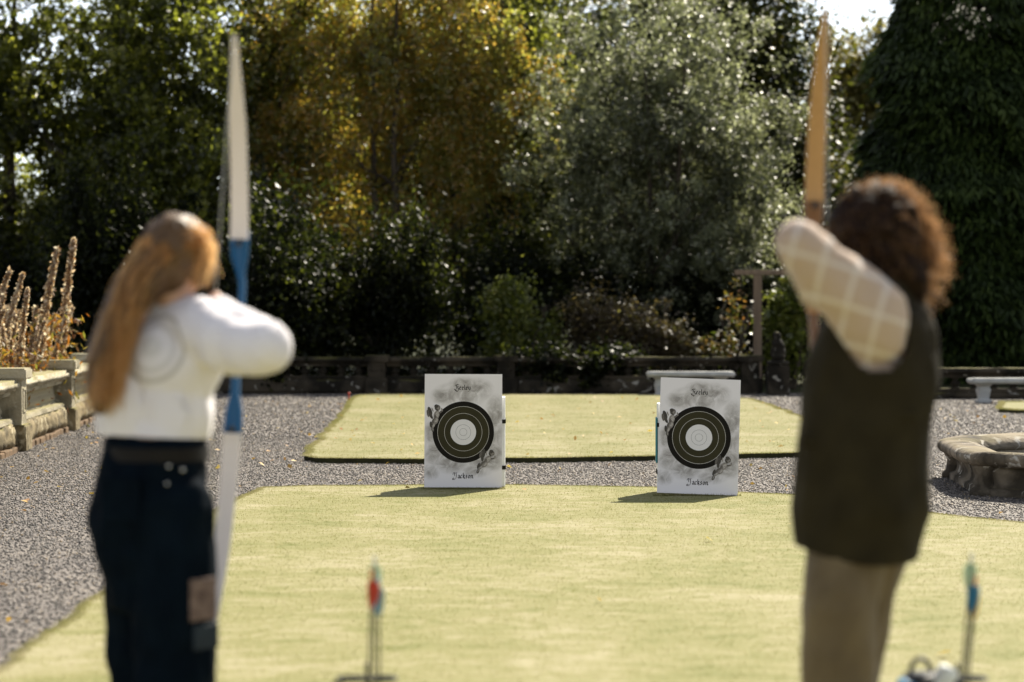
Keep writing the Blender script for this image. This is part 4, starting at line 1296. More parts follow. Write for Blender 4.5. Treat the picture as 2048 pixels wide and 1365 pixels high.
def strand_mesh(name, roots, tips, bulge, wdt, seg=10, jit=0.01, helix=0.0, turns=0, seed=1):
    """ribbons from roots to tips; numpy; optional curls"""
    r = np.random.default_rng(seed)
    n = len(roots)
    t = np.linspace(0, 1, seg + 1)
    d = tips - roots
    p = roots[:, None, :] + d[:, None, :] * t[None, :, None] + bulge[:, None, :] * (4 * t * (1 - t))[None, :, None]
    a = r.normal(size=(n, 3)); a = np.cross(d, a); a /= np.linalg.norm(a, axis=1)[:, None] + 1e-9
    b = np.cross(d, a); b /= np.linalg.norm(b, axis=1)[:, None] + 1e-9
    if helix > 0:
        ph = r.random(n)[:, None] * 6.28 + t[None] * 2 * np.pi * turns
        hr = helix * (0.5 + r.random(n))[:, None] * np.minimum(1, t * 3)[None]
        p = p + a[:, None, :] * (np.cos(ph) * hr)[:, :, None] + b[:, None, :] * (np.sin(ph) * hr)[:, :, None]
    p = p + r.normal(size=(n, 1, 3)) * jit * (t ** 1.5)[None, :, None]
    w = wdt * (1 - 0.7 * t)[None, :, None]
    v = np.stack([p - a[:, None, :] * w, p + a[:, None, :] * w], 2).reshape(n, -1, 3)
    base = np.arange(seg) * 2
    q = np.stack([base, base + 1, base + 3, base + 2], 1)
    f = (q[None] + (np.arange(n) * (seg + 1) * 2)[:, None, None]).reshape(-1, 4)
    return v.reshape(-1, 3), f

def join_np(name, me, v, f, mat):
    """append ribbon quads to an existing mesh"""
    bm = bmesh.new(); bm.from_mesh(me)
    tmp = np_me(name + '_t', v, f)
    bm.from_mesh(tmp)
    out = bpy.data.meshes.new(name); bm.to_mesh(out); bm.free()
    bpy.data.meshes.remove(tmp)
    mats = mat if isinstance(mat, tuple) else (mat, mat)
    n0 = len(me.polygons)
    out.materials.clear()
    out.materials.append(mats[0]); out.materials.append(mats[1])
    mi = np.zeros(len(out.polygons), dtype=np.int32); mi[n0:] = 1
    out.polygons.foreach_set("material_index", mi)
    return out

def bow(name, label, loc, cant, riser_m, limb_m, limb_w, flip, RL=.34, TL=.92, pull=.36, nock=None, yaw=0.0):
    """recurve bow, local z along the bow, local -y towards the archer"""
    root = thing(name, label, 'bow', loc, (0, 0, 0))
    rot = (Matrix.Rotation(yaw, 3, 'Z') @ Matrix.Rotation(cant, 3, 'Y'))
    root.rotation_euler = rot.to_euler()
    # riser: profile in x offset / width / depth
    bm = bmesh.new()
    prof = [(-RL, 0, limb_w * .52, .012), (-RL + .05, 0, limb_w * .55, .014), (-RL + .10, 0, limb_w * .50, .020), (-RL + .16, 0, .014, .026), (-.12, 0, .013, .028), (-.05, 0, .015, .032), (0, 0, .014, .034), (.04, .003 * flip, .013, .034), (.09, .010 * flip, .010, .026), (.17, .010 * flip, .011, .026), (RL - .14, .005 * flip, .014, .024), (RL - .09, 0, limb_w * .50, .018), (RL - .04, 0, limb_w * .55, .014), (RL, 0, limb_w * .52, .012)]
    rings = []
    for z, xo, w, dpt in prof:
        yb = .05 * (1 - (z / RL) ** 2)
        ring = []
        for k in range(12):
            a = 2 * math.pi * k / 12
            ca, sa = math.cos(a), math.sin(a)
            ring.append(bm.verts.new((xo + w * math.copysign(abs(ca) ** .6, ca), yb + dpt * math.copysign(abs(sa) ** .7, sa), z)))
        rings.append(ring)
    for i in range(len(rings) - 1):
        for k in range(12):
            bm.faces.new((rings[i][k], rings[i][(k + 1) % 12], rings[i + 1][(k + 1) % 12], rings[i + 1][k]))
    bm.faces.new(rings[0][::-1]); bm.faces.new(rings[-1])
    bmesh.ops.recalc_face_normals(bm, faces=bm.faces[:])
    link('riser', bm_me(bm, 'riser'), riser_m, root, smooth=True)
    tips = []
    for s in (1, -1):
        bm = bmesh.new()
        n = 18
        rows = []
        for i in range(n + 1):
            t = i / n
            z = s * (RL - .03 + (TL - RL + .03) * t)
            y = -.012 - pull * (t ** 1.5) + (0.10 * max(0, t - .8) ** 1.3 * 4 * .5)
            w = limb_w / 2 * (1 - .15 * t - .55 * max(0, (t - .55) / .45) ** 1.3)
            th = .005 - .003 * t
            rows.append([bm.verts.new((sx * w, y + sy * th, z)) for sx, sy in ((-1, -1), (1, -1), (1, 1), (-1, 1))])
        for i in range(n):
            for k in range(4):
                bm.faces.new((rows[i][k], rows[i][(k + 1) % 4], rows[i + 1][(k + 1) % 4], rows[i + 1][k]))
        bm.faces.new(rows[0][::-1]); bm.faces.new(rows[-1])
        bmesh.ops.recalc_face_normals(bm, faces=bm.faces[:])
        link('limb', bm_me(bm, 'limb'), limb_m, root)
        tips.append(Vector((0, y - .003, z)))
        bm = bmesh.new(); tube(bm, [(0, -.014, s * (RL - .045)), (0, -.034, s * (RL - .045))], [.010, .010], 12)
        link('limb_bolt', bm_me(bm, 'limb_bolt'), M['black'], root)
    bm = bmesh.new()
    nl_ = rot.inverted() @ (Vector(nock) - Vector(loc))
    tube(bm, [tips[0], nl_, tips[1]], [.0022] * 3, 6)
    link('string', bm_me(bm, 'string'), M['string'], root)
    return root, rot

def arrow(label, nock, tipp, shaft_m, f1, f2, nockm, grp=None):
    nock, tipp = Vector(nock), Vector(tipp)
    L = (tipp - nock).length
    root = thing('arrow', label, 'arrow', nock, (tipp - nock).to_track_quat('-Z', 'Y').to_euler(), grp)
    bm = bmesh.new(); tube(bm, [(0, 0, -.012), (0, 0, -L + .02)], [.0035, .0035], 8); link('shaft', bm_me(bm, 'shaft'), shaft_m, root)
    bm = bmesh.new(); tube(bm, [(0, 0, -L + .02), (0, 0, -L + .012), (0, 0, -L)], [.0038, .0038, .0006], 8); link('point', bm_me(bm, 'point'), M['chrome'], root)
    bm = bmesh.new(); tube(bm, [(0, 0, .006), (0, 0, -.014)], [.0042, .0048], 8)
    box(bm, (0.003, 0, .008), (.002, .007, .010)); box(bm, (-.003, 0, .008), (.002, .007, .010)); link('nock', bm_me(bm, 'nock'), nockm, root)
    for k, fm in enumerate((f1, f2, f2)):
        bm = bmesh.new()
        a = math.radians(90 + 120 * k)
        c, s = math.cos(a), math.sin(a)
        out = [(0.003, -.015), (.017, -.020), (.022, -.035), (.017, -.075), (.003, -.105)]
        v1 = [bm.verts.new((r * c - .0006 * s, r * s + .0006 * c, z)) for r, z in out]
        v2 = [bm.verts.new((r * c + .0006 * s, r * s - .0006 * c, z)) for r, z in out]
        bm.faces.new(v1); bm.faces.new(v2[::-1])
        for i in range(5):
            j = (i + 1) % 5
            bm.faces.new((v1[i], v2[i], v2[j], v1[j]))
        link('fletching', bm_me(bm, 'fletching'), fm, root)
    return root

M['blue'] = simple('blue_riser_paint', (0.002, 0.080, 0.210), (0.002, 0.068, 0.18), 0.4, 6, 0.3)
M['limbw'] = simple('white_limb_laminate', (0.72, 0.66, 0.62), (0.68, 0.62, 0.58), 0.4, 4, 0.5)
M['limbt'] = simple('tan_wood_limb', (0.50, 0.29, 0.12), (0.44, 0.25, 0.10), 0.4, 4, 0.5, stretch=(40, 40, 2))
M['wood'] = simple('brown_wood_riser', (0.22, 0.10, 0.04), (0.14, 0.06, 0.025), 0.4, 4, 0.5, stretch=(30, 30, 3))
M['chrome'] = simple('bright_metal', (0.7, 0.7, 0.7), None, 0.25, metal=1.0)
M['string'] = simple('bow_string', (0.42, 0.40, 0.34), None, 0.6)
M['black'] = simple('black_metal', (0.02, 0.02, 0.02), None, 0.45)
M['carbon'] = simple('carbon_shaft', (0.02, 0.02, 0.018), None, 0.35)

# ---- woman, left
def cloth(name, c1, c2, rough=0.85, sheen=0.2, scale=6, bump=0.4, bscale=25):
    return simple(name, c1, c2, rough, scale, 0.2, bump, bscale, sheen=sheen)
def sweater_mat():
    m, t, out = nt('white_sweater')
    p = N(t, 'ShaderNodeBsdfPrincipled'); p.inputs['Roughness'].default_value = 0.85; p.inputs['Sheen Weight'].default_value = 0.2; p.inputs['Specular IOR Level'].default_value = 0.2
    tc = N(t, 'ShaderNodeTexCoord')
    # circular printed crest on the back: distance from its centre, in the garment's own space
    mp = N(t, 'ShaderNodeVectorMath', operation='SUBTRACT'); mp.inputs[1].default_value = CREST
    t.links.new(tc.outputs['Object'], mp.inputs[0])
    l = N(t, 'ShaderNodeVectorMath', operation='LENGTH'); t.links.new(mp.outputs[0], l.inputs[0])
    r = ramp(t, [(0.0, (.70, .68, .69)), (0.20, (.70, .68, .69)), (0.22, (.84, .81, .84)), (.42, (.84, .81, .84)), (.44, (.68, .65, .66)), (.50, (.68, .65, .66)), (.52, (.86, .82, .85)), (.60, (.86, .82, .85)), (.64, (.58, .55, .54)), (.70, (.58, .55, .54)), (.72, (.87, .83, .86))])
    sc = N(t, 'ShaderNodeMath', operation='MULTIPLY'); sc.inputs[1].default_value = 6.6
    t.links.new(l.outputs['Value'], sc.inputs[0]); t.links.new(sc.outputs[0], r.inputs[0])
    n = N(t, 'ShaderNodeTexNoise', i_Detail=4.0); n.inputs['Scale'].default_value = 18; t.links.new(tc.outputs['Object'], n.inputs['Vector'])
    b = N(t, 'ShaderNodeBump'); b.inputs['Strength'].default_value = 0.4; b.inputs['Distance'].default_value = 0.01
    t.links.new(n.outputs[0], b.inputs['Height']); t.links.new(b.outputs[0], p.inputs['Normal'])
    t.links.new(r.outputs[0], p.inputs['Base Color'])
    tr = N(t, 'ShaderNodeBsdfTranslucent'); t.links.new(r.outputs[0], tr.inputs[0])
    mx = N(t, 'ShaderNodeMixShader', i_0=0.12); t.links.new(p.outputs[0], mx.inputs[1]); t.links.new(tr.outputs[0], mx.inputs[2])
    t.links.new(mx.outputs[0], out.inputs[0])
    return m

wl = Vector((-1.03, 7.10, 0))
woman = thing('person', 'woman with long fair hair, white sweater and dark jeans drawing a bow', 'person', wl)
a = math.radians(48)
Fw = Vector((math.sin(a), math.cos(a), 0)); Rw = Vector((math.cos(a), -math.sin(a), 0)); U = Vector((0, 0, 1))
head = Vector((-.975, 7.06, 1.560)); HF = Vector((.22, .975, 0)).normalized()
sR = Vector((-.895, 6.98, 1.365)); sL = Vector((-1.115, 7.22, 1.365))
eR = Vector((-.688, 6.80, 1.303)); wR = Vector((-.845, 6.985, 1.405))
gripw = Vector((-.875, 7.76, 1.345)); wLf = gripw + (sL - gripw).normalized() * .085 + Vector((0, 0, .0)); eL = (sL + wLf) / 2 + Vector((.02, 0, -.03))
nockw = Vector((-.872, 7.085, 1.42))
bm = bmesh.new()
add_head(bm, head, HF)
chain(bm, [head - U * .07 - HF * .02, Vector((-1.0, 7.09, 1.40))], [.052, .060])
chain(bm, [sL, Vector((-1.005, 7.10, 1.385)), sR], [.055, .07, .055])
rotw = Matrix((Rw, Fw, U)).transposed()
ell(bm, (-1.01, 7.10, 1.26), (.155, .10, .15), rotw); ell(bm, (-1.02, 7.10, 1.08), (.12, .09, .16), rotw); ell(bm, (-1.045, 7.09, .92), (.155, .115, .13), rotw)
hipR = Vector((-.985, 7.02, .88)); hipL = Vector((-1.095, 7.15, .88))
kR = Vector((-.975, 6.99, .49)); kL = Vector((-1.085, 7.17, .49)); aR = Vector((-.975, 6.95, .09)); aL = Vector((-1.08, 7.24, .09))
chain(bm, [hipR, kR, kR - U * .15, aR], [.085, .058, .056, .038]); chain(bm, [hipL, kL, kL - U * .15, aL], [.085, .058, .056, .038])
chain(bm, [aR - U * .03, aR - U * .045 + Rw * .0 + Fw * .14], [.035, .028]); chain(bm, [aL - U * .03, aL - U * .045 + Fw * .14], [.035, .028])
chain(bm, [sR, eR, wR], [.048, .038, .026]); chain(bm, [sL, eL, wLf], [.048, .036, .026])
grip_hand(bm, wLf, gripw, U, (wLf - gripw).normalized(), Vector((-1, 0.2, 0)).normalized())
fd = (nockw - wR); fd.z = 0; fd.normalize()
draw_hand(bm, wR, nockw, fd, Rw)
link('body', remesh(bm, 'body', 0.0062, 2), M['skin'], woman, world=True, smooth=True)
add_eyes(woman, head, HF)
# sweater
CREST = Vector((-1.04, 6.95, 1.300)) - wl
M['sweater'] = sweater_mat()
bm = bmesh.new()
ell(bm, (-1.01, 7.10, 1.25), (.195, .145, .165), rotw); ell(bm, (-1.015, 7.095, 1.10), (.165, .135, .19), rotw); ell(bm, (-1.04, 7.09, 1.03), (.162, .132, .12), rotw)
ell(bm, (-1.12, 7.05, 1.11), (.09, .10, .16), rotw)
chain(bm, [sL + U * -.01, Vector((-1.01, 7.10, 1.36)), sR + U * -.01], [.085, .085, .090])
chain(bm, [sR - U * .02, sR.lerp(eR, .5) - U * .025, eR - U * .005], [.088, .086, .070]); chain(bm, [eR, eR.lerp(wR, .5) - U * .005, wR - (wR - eR).normalized() * .01], [.068, .060, .042])
chain(bm, [sL, sL.lerp(eL, .5), eL], [.080, .070, .062]); chain(bm, [eL, wLf - (wLf - eL).normalized() * .01], [.062, .042])
chain(bm, [Vector((-1.0, 7.09, 1.40)), Vector((-.995, 7.085, 1.432))], [.075, .064])
me = remesh(bm, 'sweater', 0.010, 5, 0.020, 4.5, (1.5, 1.5, .8))
# clean hem at the waistband
bm = bmesh.new(); bm.from_mesh(me)
bmesh.ops.bisect_plane(bm, geom=bm.verts[:] + bm.edges[:] + bm.faces[:], plane_co=(0, 0, .985), plane_no=(0.05, 0, 1), clear_inner=True)
bm.to_mesh(me); bm.free()
link('sweater', me, M['sweater'], woman, world=True, smooth=True)
# jeans: wide leg
M['denim'] = cloth('dark_denim', (0.004, 0.008, 0.013), (0.002, 0.004, 0.007), 0.9, 0.0, 9, 0.4, 40)
M['denim'].node_tree.nodes['Principled BSDF'].inputs['Specular IOR Level'].default_value = 0.03
M['denim_l'] = cloth('worn_denim_patch', (0.018, 0.032, 0.045), (0.006, 0.010, 0.015), 0.8, 0.1, 9, 0.4, 40)
M['patch'] = cloth('plaid_patch', (0.20, 0.14, 0.115), (0.08, 0.05, 0.042), 0.85, 0.1, 30, 0.2, 40)
M['belt'] = simple('belt_leather', (0.010, 0.008, 0.006), None, 0.6, 8, 0.15)
bm = bmesh.new()
loft(bm, [(-1.046, 7.09, 1.03, .163, .138), (-1.048, 7.09, .985, .170, .143), (-1.06, 7.09, .905, .183, .155), (-1.066, 7.085, .80, .190, .165), (-1.056, 7.085, .70, .178, .160), (-1.042, 7.085, .61, .166, .152), (-1.034, 7.08, .53, .158, .145)], rotw); ell(bm, (-1.112, 7.05, .79), (.115, .11, .17), rotw); 
chain(bm, [hipR + Vector((.0, 0, -.05)), kR + Vector((-.005, 0, .06)), kR + Vector((0, 0, -.1)), aR + U * .02], [.125, .118, .116, .120])
chain(bm, [hipL + Vector((0, 0, -.05)), kL + Vector((-.008, 0, .06)), kL + Vector((0, 0, -.1)), aL + U * .02], [.125, .118, .118, .120])
me = remesh(bm, 'jeans', 0.011, 4, 0.016, 9, (1.3, 1.3, .7))
bm = bmesh.new(); bm.from_mesh(me)
bmesh.ops.bisect_plane(bm, geom=bm.verts[:] + bm.edges[:] + bm.faces[:], plane_co=(0, 0, 1.012), plane_no=(0.05, 0, 1), clear_outer=True)
bmesh.ops.bisect_plane(bm, geom=bm.verts[:] + bm.edges[:] + bm.faces[:], plane_co=(0, 0, .035), plane_no=(0, 0, 1), clear_inner=True)
bm.to_mesh(me); bm.free()
jeans = link('jeans', me, M['denim'], woman, world=True, smooth=True)
def ring_me(name, c, rx, ry, h, th, rot, seg=40, tilt=0.0):
    bm = bmesh.new()
    rr_ = []
    for k in range(seg):
        a = 2 * math.pi * k / seg
        d = Vector((math.cos(a), math.sin(a), 0))
        row = []
        for s, z in ((0, -h / 2), (th, -h / 2), (th, h / 2), (0, h / 2)):
            p = rot @ Vector((d.x * (rx + s), d.y * (ry + s), z))
            p.z += p.x * tilt
            row.append(bm.verts.new(Vector(c) + p))
        rr_.append(row)
    for k in range(seg):
        a_, b_ = rr_[k], rr_[(k + 1) % seg]
        for j in range(4):
            bm.faces.new((a_[j], b_[j], b_[(j + 1) % 4], a_[(j + 1) % 4]))
    bmesh.ops.recalc_face_normals(bm, faces=bm.faces[:])
    return bm_me(bm, name)
link('belt', ring_me('belt', (-1.045, 7.09, .985), .168, .140, .04, .006, rotw), M['belt'], woman, world=True, smooth=False)
def on_cloth(cx, cy, cz, n, w, h, mat, nm, par):
    n = Vector(n).normalized(); s = n.cross(U).normalized()
    rot = Matrix((s, n, U)).transposed()
    bm = bmesh.new(); box(bm, (cx, cy, cz), (w, .010, h), rot, bevel=.004)
    me = bm_me(bm, nm); me.transform(Matrix.Translation(-Vector(woman.location)))
    return link(nm, me, mat, par)
on_cloth(-.885, 6.92, .575, (.75, -.6, 0), .10, .12, M['patch'], 'knee_patch', jeans)
on_cloth(-.880, 6.935, .465, (.80, -.6, 0), .10, .07, M['denim_l'], 'cargo_pocket', jeans)
on_cloth(-1.12, 6.915, .86, (-.35, -.93, 0), .12, .13, M['denim'], 'back_pocket', jeans)
for (bx, bz) in ((-.985, .955), (-.945, .945), (-.99, .905)):
    bm = bmesh.new(); ell(bm, (bx, 6.93, bz), (.006, .006, .006), None, 2); link('rivet', bm_me(bm, 'rivet'), M['chrome'], woman, world=True, smooth=True)
for aa in (aR, aL):
    bm = bmesh.new(); ell(bm, aa + Fw * .06 + U * -.045, (.048, .14, .045), rotw); ell(bm, aa + U * -.03, (.048, .055, .055), rotw)
    me = remesh(bm, 'shoe', .008, 2); link('shoe', me, M['black'], woman, world=True, smooth=True)
# hair: mass plus strands
M['hairf'] = hair_mat('fair_hair', (0.17, 0.088, 0.030), (0.07, 0.033, 0.011), 0.55, 0.25)  # darker copy: shade in the middle of the hair is put into its colour
M['hairfs'] = hair_mat('fair_hair_strands', (0.52, 0.335, 0.155), (0.24, 0.135, 0.050), 0.40, 0.5, tg=2.6)  # lighter copy with raised transmission: sunlit rims painted into the strands
bm = bmesh.new()
rh = Matrix((HF.cross(U), HF, U)).transposed()
ell(bm, head + Vector((-.005, -.020, .022)), (.100, .112, .106), rh)
ell(bm, head + Vector((-.030, -.045, -.025)), (.085, .070, .085), rh)
ell(bm, head + Vector((.078, .0, -.02)), (.028, .07, .075), rh)
chain(bm, [head + Vector((-.06, -.06, -.03)), head + Vector((-.140, -.105, -.14)), Vector((-1.178, 6.93, 1.26)), Vector((-1.180, 6.93, 1.13))], [.078, .056, .044, .026])
chain(bm, [head + Vector((-.05, -.03, -.02)), head + Vector((-.13, -.06, -.12)), Vector((-1.185, 6.97, 1.28)), Vector((-1.205, 6.96, 1.16))], [.076, .058, .042, .024])
hm = remesh(bm, 'hair', 0.009, 4, 0.008, 16, (1.5, 1.5, .35))
r = np.random.default_rng(77)
n = 2600
d = r.normal(size=(n, 3)); d /= np.linalg.norm(d, axis=1)[:, None]; d[:, 2] = np.abs(d[:, 2]) * .9
d[:, 1] = np.where(d[:, 1] > .55, -d[:, 1], d[:, 1])
hc = np.array(head) + np.array([-.005, -.02, .02])
roots = hc + d * np.array([.100, .108, .106])
u = r.random(n)
tz = 1.12 + .30 * u ** 1.5
tips = np.stack([-1.182 - .022 * r.normal(size=n) + (tz - 1.1) * .25, 6.93 + .03 * r.normal(size=n), tz], 1)
lft = (r.random(n) < .30) & (d[:, 0] > .15)
tips[lft] = np.stack([-.915 + .015 * r.normal(size=lft.sum()), 7.03 + .03 * r.normal(size=lft.sum()), 1.475 + .05 * r.random(lft.sum())], 1)
ctl = np.array([-1.115, 6.94, 1.47]) + r.normal(size=(n, 3)) * np.array([.030, .03, .02])
bul = (ctl - (roots + tips) / 2) / 2
k2 = (roots + tips) / 2
bul[lft] = np.array([.020, -.01, .03]) * (0.6 + r.random((lft.sum(), 1)))
v, f = strand_mesh('strands', roots, tips, bul, .0022, 14, .012, seed=5)
link('hair', join_np('hair', hm, v, f, (M['hairf'], M['hairfs'])), None, woman, world=True, smooth=True)

bow('recurve_bow', 'recurve bow with blue riser and white limbs, drawn by the woman', (-.888, 7.775, 1.320), math.radians(2.2), M['blue'], M['limbw'], .056, 1, .342, .93, .36, nockw)
arrow('arrow nocked on the string of the blue bow', nockw + Vector((0, -.006, 0)), (-.866, 7.86, 1.385), M['carbon'], M['red'], M['blue'], M['red'])

# ---- man, right
ml = Vector((1.0, 6.72, 0))
man = thing('person', 'curly haired archer in dark waistcoat, checked shirt and tan trousers', 'person', ml)
a = math.radians(-66)
Fm = Vector((math.sin(a), math.cos(a), 0)); Rm = Vector((math.cos(a), -math.sin(a), 0)); rotm = Matrix((Rm, Fm, U)).transposed()
head2 = Vector((1.005, 6.78, 1.600)); HF2 = Vector((-.18, .98, 0)).normalized()
s2L = Vector((.975, 6.56, 1.400)); s2R = Vector((1.10, 6.88, 1.415))
e2L = Vector((.757, 6.42, 1.582)); nock2 = Vector((.895, 6.855, 1.44)); w2L = Vector((.842, 6.66, 1.440))
grip2 = Vector((.935, 7.44, 1.43)); w2R = grip2 + (s2R - grip2).normalized() * .09; e2R = (s2R + w2R) / 2 + Vector((.02, 0, -.03))
bm = bmesh.new()
add_head(bm, head2, HF2, 1.03)
chain(bm, [head2 - U * .07 - HF2 * .02, Vector((1.02, 6.73, 1.42))], [.058, .066])
chain(bm, [s2L, Vector((1.03, 6.72, 1.41)), s2R], [.058, .075, .058])
ell(bm, (1.01, 6.72, 1.26), (.165, .115, .16), rotm); ell(bm, (1.0, 6.72, 1.08), (.135, .105, .17), rotm); ell(bm, (.985, 6.72, .93), (.155, .12, .13), rotm)
h2R = Vector((1.005, 6.80, .88)); h2L = Vector((.935, 6.65, .88)); k2R = Vector((.950, 6.80, .49)); k2L = Vector((.899, 6.64, .49)); a2R = Vector((.950, 6.86, .09)); a2L = Vector((.895, 6.58, .09))
chain(bm, [h2R, k2R, k2R - U * .15, a2R], [.088, .060, .058, .040]); chain(bm, [h2L, k2L, k2L - U * .15, a2L], [.088, .060, .058, .040])
for aa in (a2R, a2L): chain(bm, [aa - U * .03, aa - U * .045 + Fm * .15], [.036, .03])
chain(bm, [s2L, e2L, w2L], [.050, .040, .028]); chain(bm, [s2R, e2R, w2R], [.050, .038, .028])
grip_hand(bm, w2R, grip2, U, (w2R - grip2).normalized(), Vector((1, 0.2, 0)).normalized())
fd = (nock2 - w2L); fd.z = 0; fd.normalize()
draw_hand(bm, w2L, nock2, fd, Vector((-1, .2, 0)).normalized())
link('body', remesh(bm, 'body', 0.0062, 2), M['skin'], man, world=True, smooth=True)
add_eyes(man, head2, HF2)
# checked shirt
def check_mat():
    m, t, out = nt('checked_shirt')
    p = N(t, 'ShaderNodeBsdfPrincipled'); p.inputs['Roughness'].default_value = .85; p.inputs['Specular IOR Level'].default_value = .2; p.inputs['Sheen Weight'].default_value = .2
    tc = N(t, 'ShaderNodeTexCoord')
    mp = N(t, 'ShaderNodeMapping'); mp.inputs['Rotation'].default_value = (0, math.radians(-16), math.radians(12)); t.links.new(tc.outputs['Object'], mp.inputs[0])
    sp = N(t, 'ShaderNodeSeparateXYZ'); t.links.new(mp.outputs[0], sp.inputs[0])
    last = None
    for ax, per in ((0, .085), (2, .095)):
        mo = N(t, 'ShaderNodeMath', operation='PINGPONG'); mo.inputs[1].default_value = per / 2; t.links.new(sp.outputs[ax], mo.inputs[0])
        lt = N(t, 'ShaderNodeMapRange'); lt.inputs['From Min'].default_value = .003; lt.inputs['From Max'].default_value = .009; lt.inputs['To Min'].default_value = 1; lt.inputs['To Max'].default_value = 0
        t.links.new(mo.outputs[0], lt.inputs['Value'])
        if last is None: last = lt.outputs[0]
        else:
            mx = N(t, 'ShaderNodeMath', operation='MAXIMUM'); t.links.new(last, mx.inputs[0]); t.links.new(lt.outputs[0], mx.inputs[1]); last = mx.outputs[0]
    r = ramp(t, [(0, (.54, .41, .32)), (1, (.70, .61, .54))]); t.links.new(last, r.inputs[0])
    t.links.new(r.outputs[0], p.inputs['Base Color'])
    tr = N(t, 'ShaderNodeBsdfTranslucent'); t.links.new(r.outputs[0], tr.inputs[0])
    mx = N(t, 'ShaderNodeMixShader', i_0=.15); t.links.new(p.outputs[0], mx.inputs[1]); t.links.new(tr.outputs[0], mx.inputs[2]); t.links.new(mx.outputs[0], out.inputs[0])
    return m
M['check'] = check_mat()
bm = bmesh.new()
chain(bm, [s2L + Vector((.01, .02, -.05)), s2L + Vector((.0, -.005, -.01)), s2L.lerp(e2L, .55) + Vector((0, 0, -.008)), e2L], [.096, .102, .085, .066])
chain(bm, [e2L, w2L - (w2L - e2L).normalized() * .015], [.062, .044])
chain(bm, [s2R, e2R, w2R - (w2R - e2R).normalized() * .015], [.078, .062, .044])
chain(bm, [s2L, Vector((1.02, 6.72, 1.40)), s2R], [.07, .08, .07])
chain(bm, [Vector((1.02, 6.73, 1.42)), Vector((1.015, 6.74, 1.468))], [.078, .070])
ell(bm, (1.01, 6.72, 1.2), (.17, .12, .2), rotm)
link('shirt', remesh(bm, 'shirt', 0.010, 4, 0.008, 12), M['check'], man, world=True, smooth=True)
# waistcoat
M['vest'] = cloth('olive_waistcoat', (0.032, 0.0255, 0.0125), (0.018, 0.014, 0.007), 0.85, 0.0, 7, 0.5, 60)
M['vest'].node_tree.nodes['Principled BSDF'].inputs['Specular IOR Level'].default_value = 0.08
bm = bmesh.new()
loft(bm, [(cx, 6.735, z, hw + .012, hw) for z, cx, hw in ((1.43, 1.03, .09), (1.40, 1.03, .135), (1.35, 1.022, .163), (1.28, 1.005, .180), (1.21, .997, .190), (1.10, .985, .190), (.95, .974, .190), (.85, .972, .190), (.77, .966, .176), (.70, .96, .168))], rotm)
chain(bm, [Vector((1.0, 6.62, 1.44)), Vector((1.04, 6.74, 1.43)), s2R + Vector((.005, -.02, -.01))], [.055, .080, .082])
me = remesh(bm, 'waistcoat', 0.011, 4, 0.016, 7, (1, 1, .6))
# armhole: cut a capsule out round the near shoulder so the shirt sleeve shows
from mathutils.geometry import intersect_point_line
bm = bmesh.new(); bm.from_mesh(me)
c0, c1 = s2L + Vector((.012, -.05, -.055)), s2L + Vector((.0, -.05, .03))
kill = []
for vv in bm.verts:
    pt, fr = intersect_point_line(vv.co, c0, c1)
    fr = min(1, max(0, fr)); q = c0.lerp(c1, fr)
    if (vv.co - q).length < .105 and vv.co.y < 6.72: kill.append(vv)
bmesh.ops.delete(bm, geom=kill, context='VERTS')
bmesh.ops.bisect_plane(bm, geom=bm.verts[:] + bm.edges[:] + bm.faces[:], plane_co=(.96, 0, .730), plane_no=(0.06, 0, 1), clear_inner=True)
for vv in bm.verts:
    if vv.co.z < .82: vv.co.z -= (.82 - vv.co.z) / .09 * .024 * (1 - ((vv.co.x - .985) / .17) ** 2) - .004
bm.to_mesh(me); bm.free()
vest = link('waistcoat', me, M['vest'], man, world=True, smooth=True)
bm = bmesh.new(); box(bm, (1.02, 6.553, 1.12), (.16, .014, .028), Matrix.Rotation(math.radians(4), 3, 'Z'), bevel=.005)
me = bm_me(bm, 'waist_tab'); me.transform(Matrix.Translation(-ml)); link('waist_tab', me, M['vest'], vest)
bm = bmesh.new(); box(bm, (.865, 6.588, 1.045), (.15, .02, .035), Matrix.Rotation(math.radians(-20), 3, 'Z') , bevel=.006)
me = bm_me(bm, 'pocket_flap'); me.transform(Matrix.Translation(-ml)); link('pocket_flap', me, M['vest'], vest)
# trousers
M['tan'] = cloth('tan_trousers', (0.165, 0.122, 0.066), (0.105, 0.075, 0.040), 0.85, 0.1, 7, 0.4, 30)
bm = bmesh.new()
ell(bm, (.975, 6.72, .90), (.165, .14, .14), rotm)
chain(bm, [h2R - U * .03 + Vector((.012, 0, 0)), k2R + Vector((.020, 0, .10)), k2R - U * .12, a2R], [.135, .108, .085, .080]); chain(bm, [h2L - U * .03 + Vector((.02, .09, 0)), k2L + U * .10, k2L - U * .12, a2L], [.116, .108, .098, .085])
me = remesh(bm, 'trousers', 0.011, 5, 0.012, 8, (1.2, 1.2, .6))
bm = bmesh.new(); bm.from_mesh(me)
bmesh.ops.bisect_plane(bm, geom=bm.verts[:] + bm.edges[:] + bm.faces[:], plane_co=(0, 0, .05), plane_no=(0, 0, 1), clear_inner=True)
bm.to_mesh(me); bm.free()
link('trousers', me, M['tan'], man, world=True, smooth=True)
for aa in (a2R, a2L):
    bm = bmesh.new(); ell(bm, aa + Fm * .06 + U * -.045, (.05, .145, .045), rotm); ell(bm, aa + U * -.03, (.05, .058, .055), rotm)
    link('shoe', remesh(bm, 'shoe', .008, 2), M['belt'], man, world=True, smooth=True)
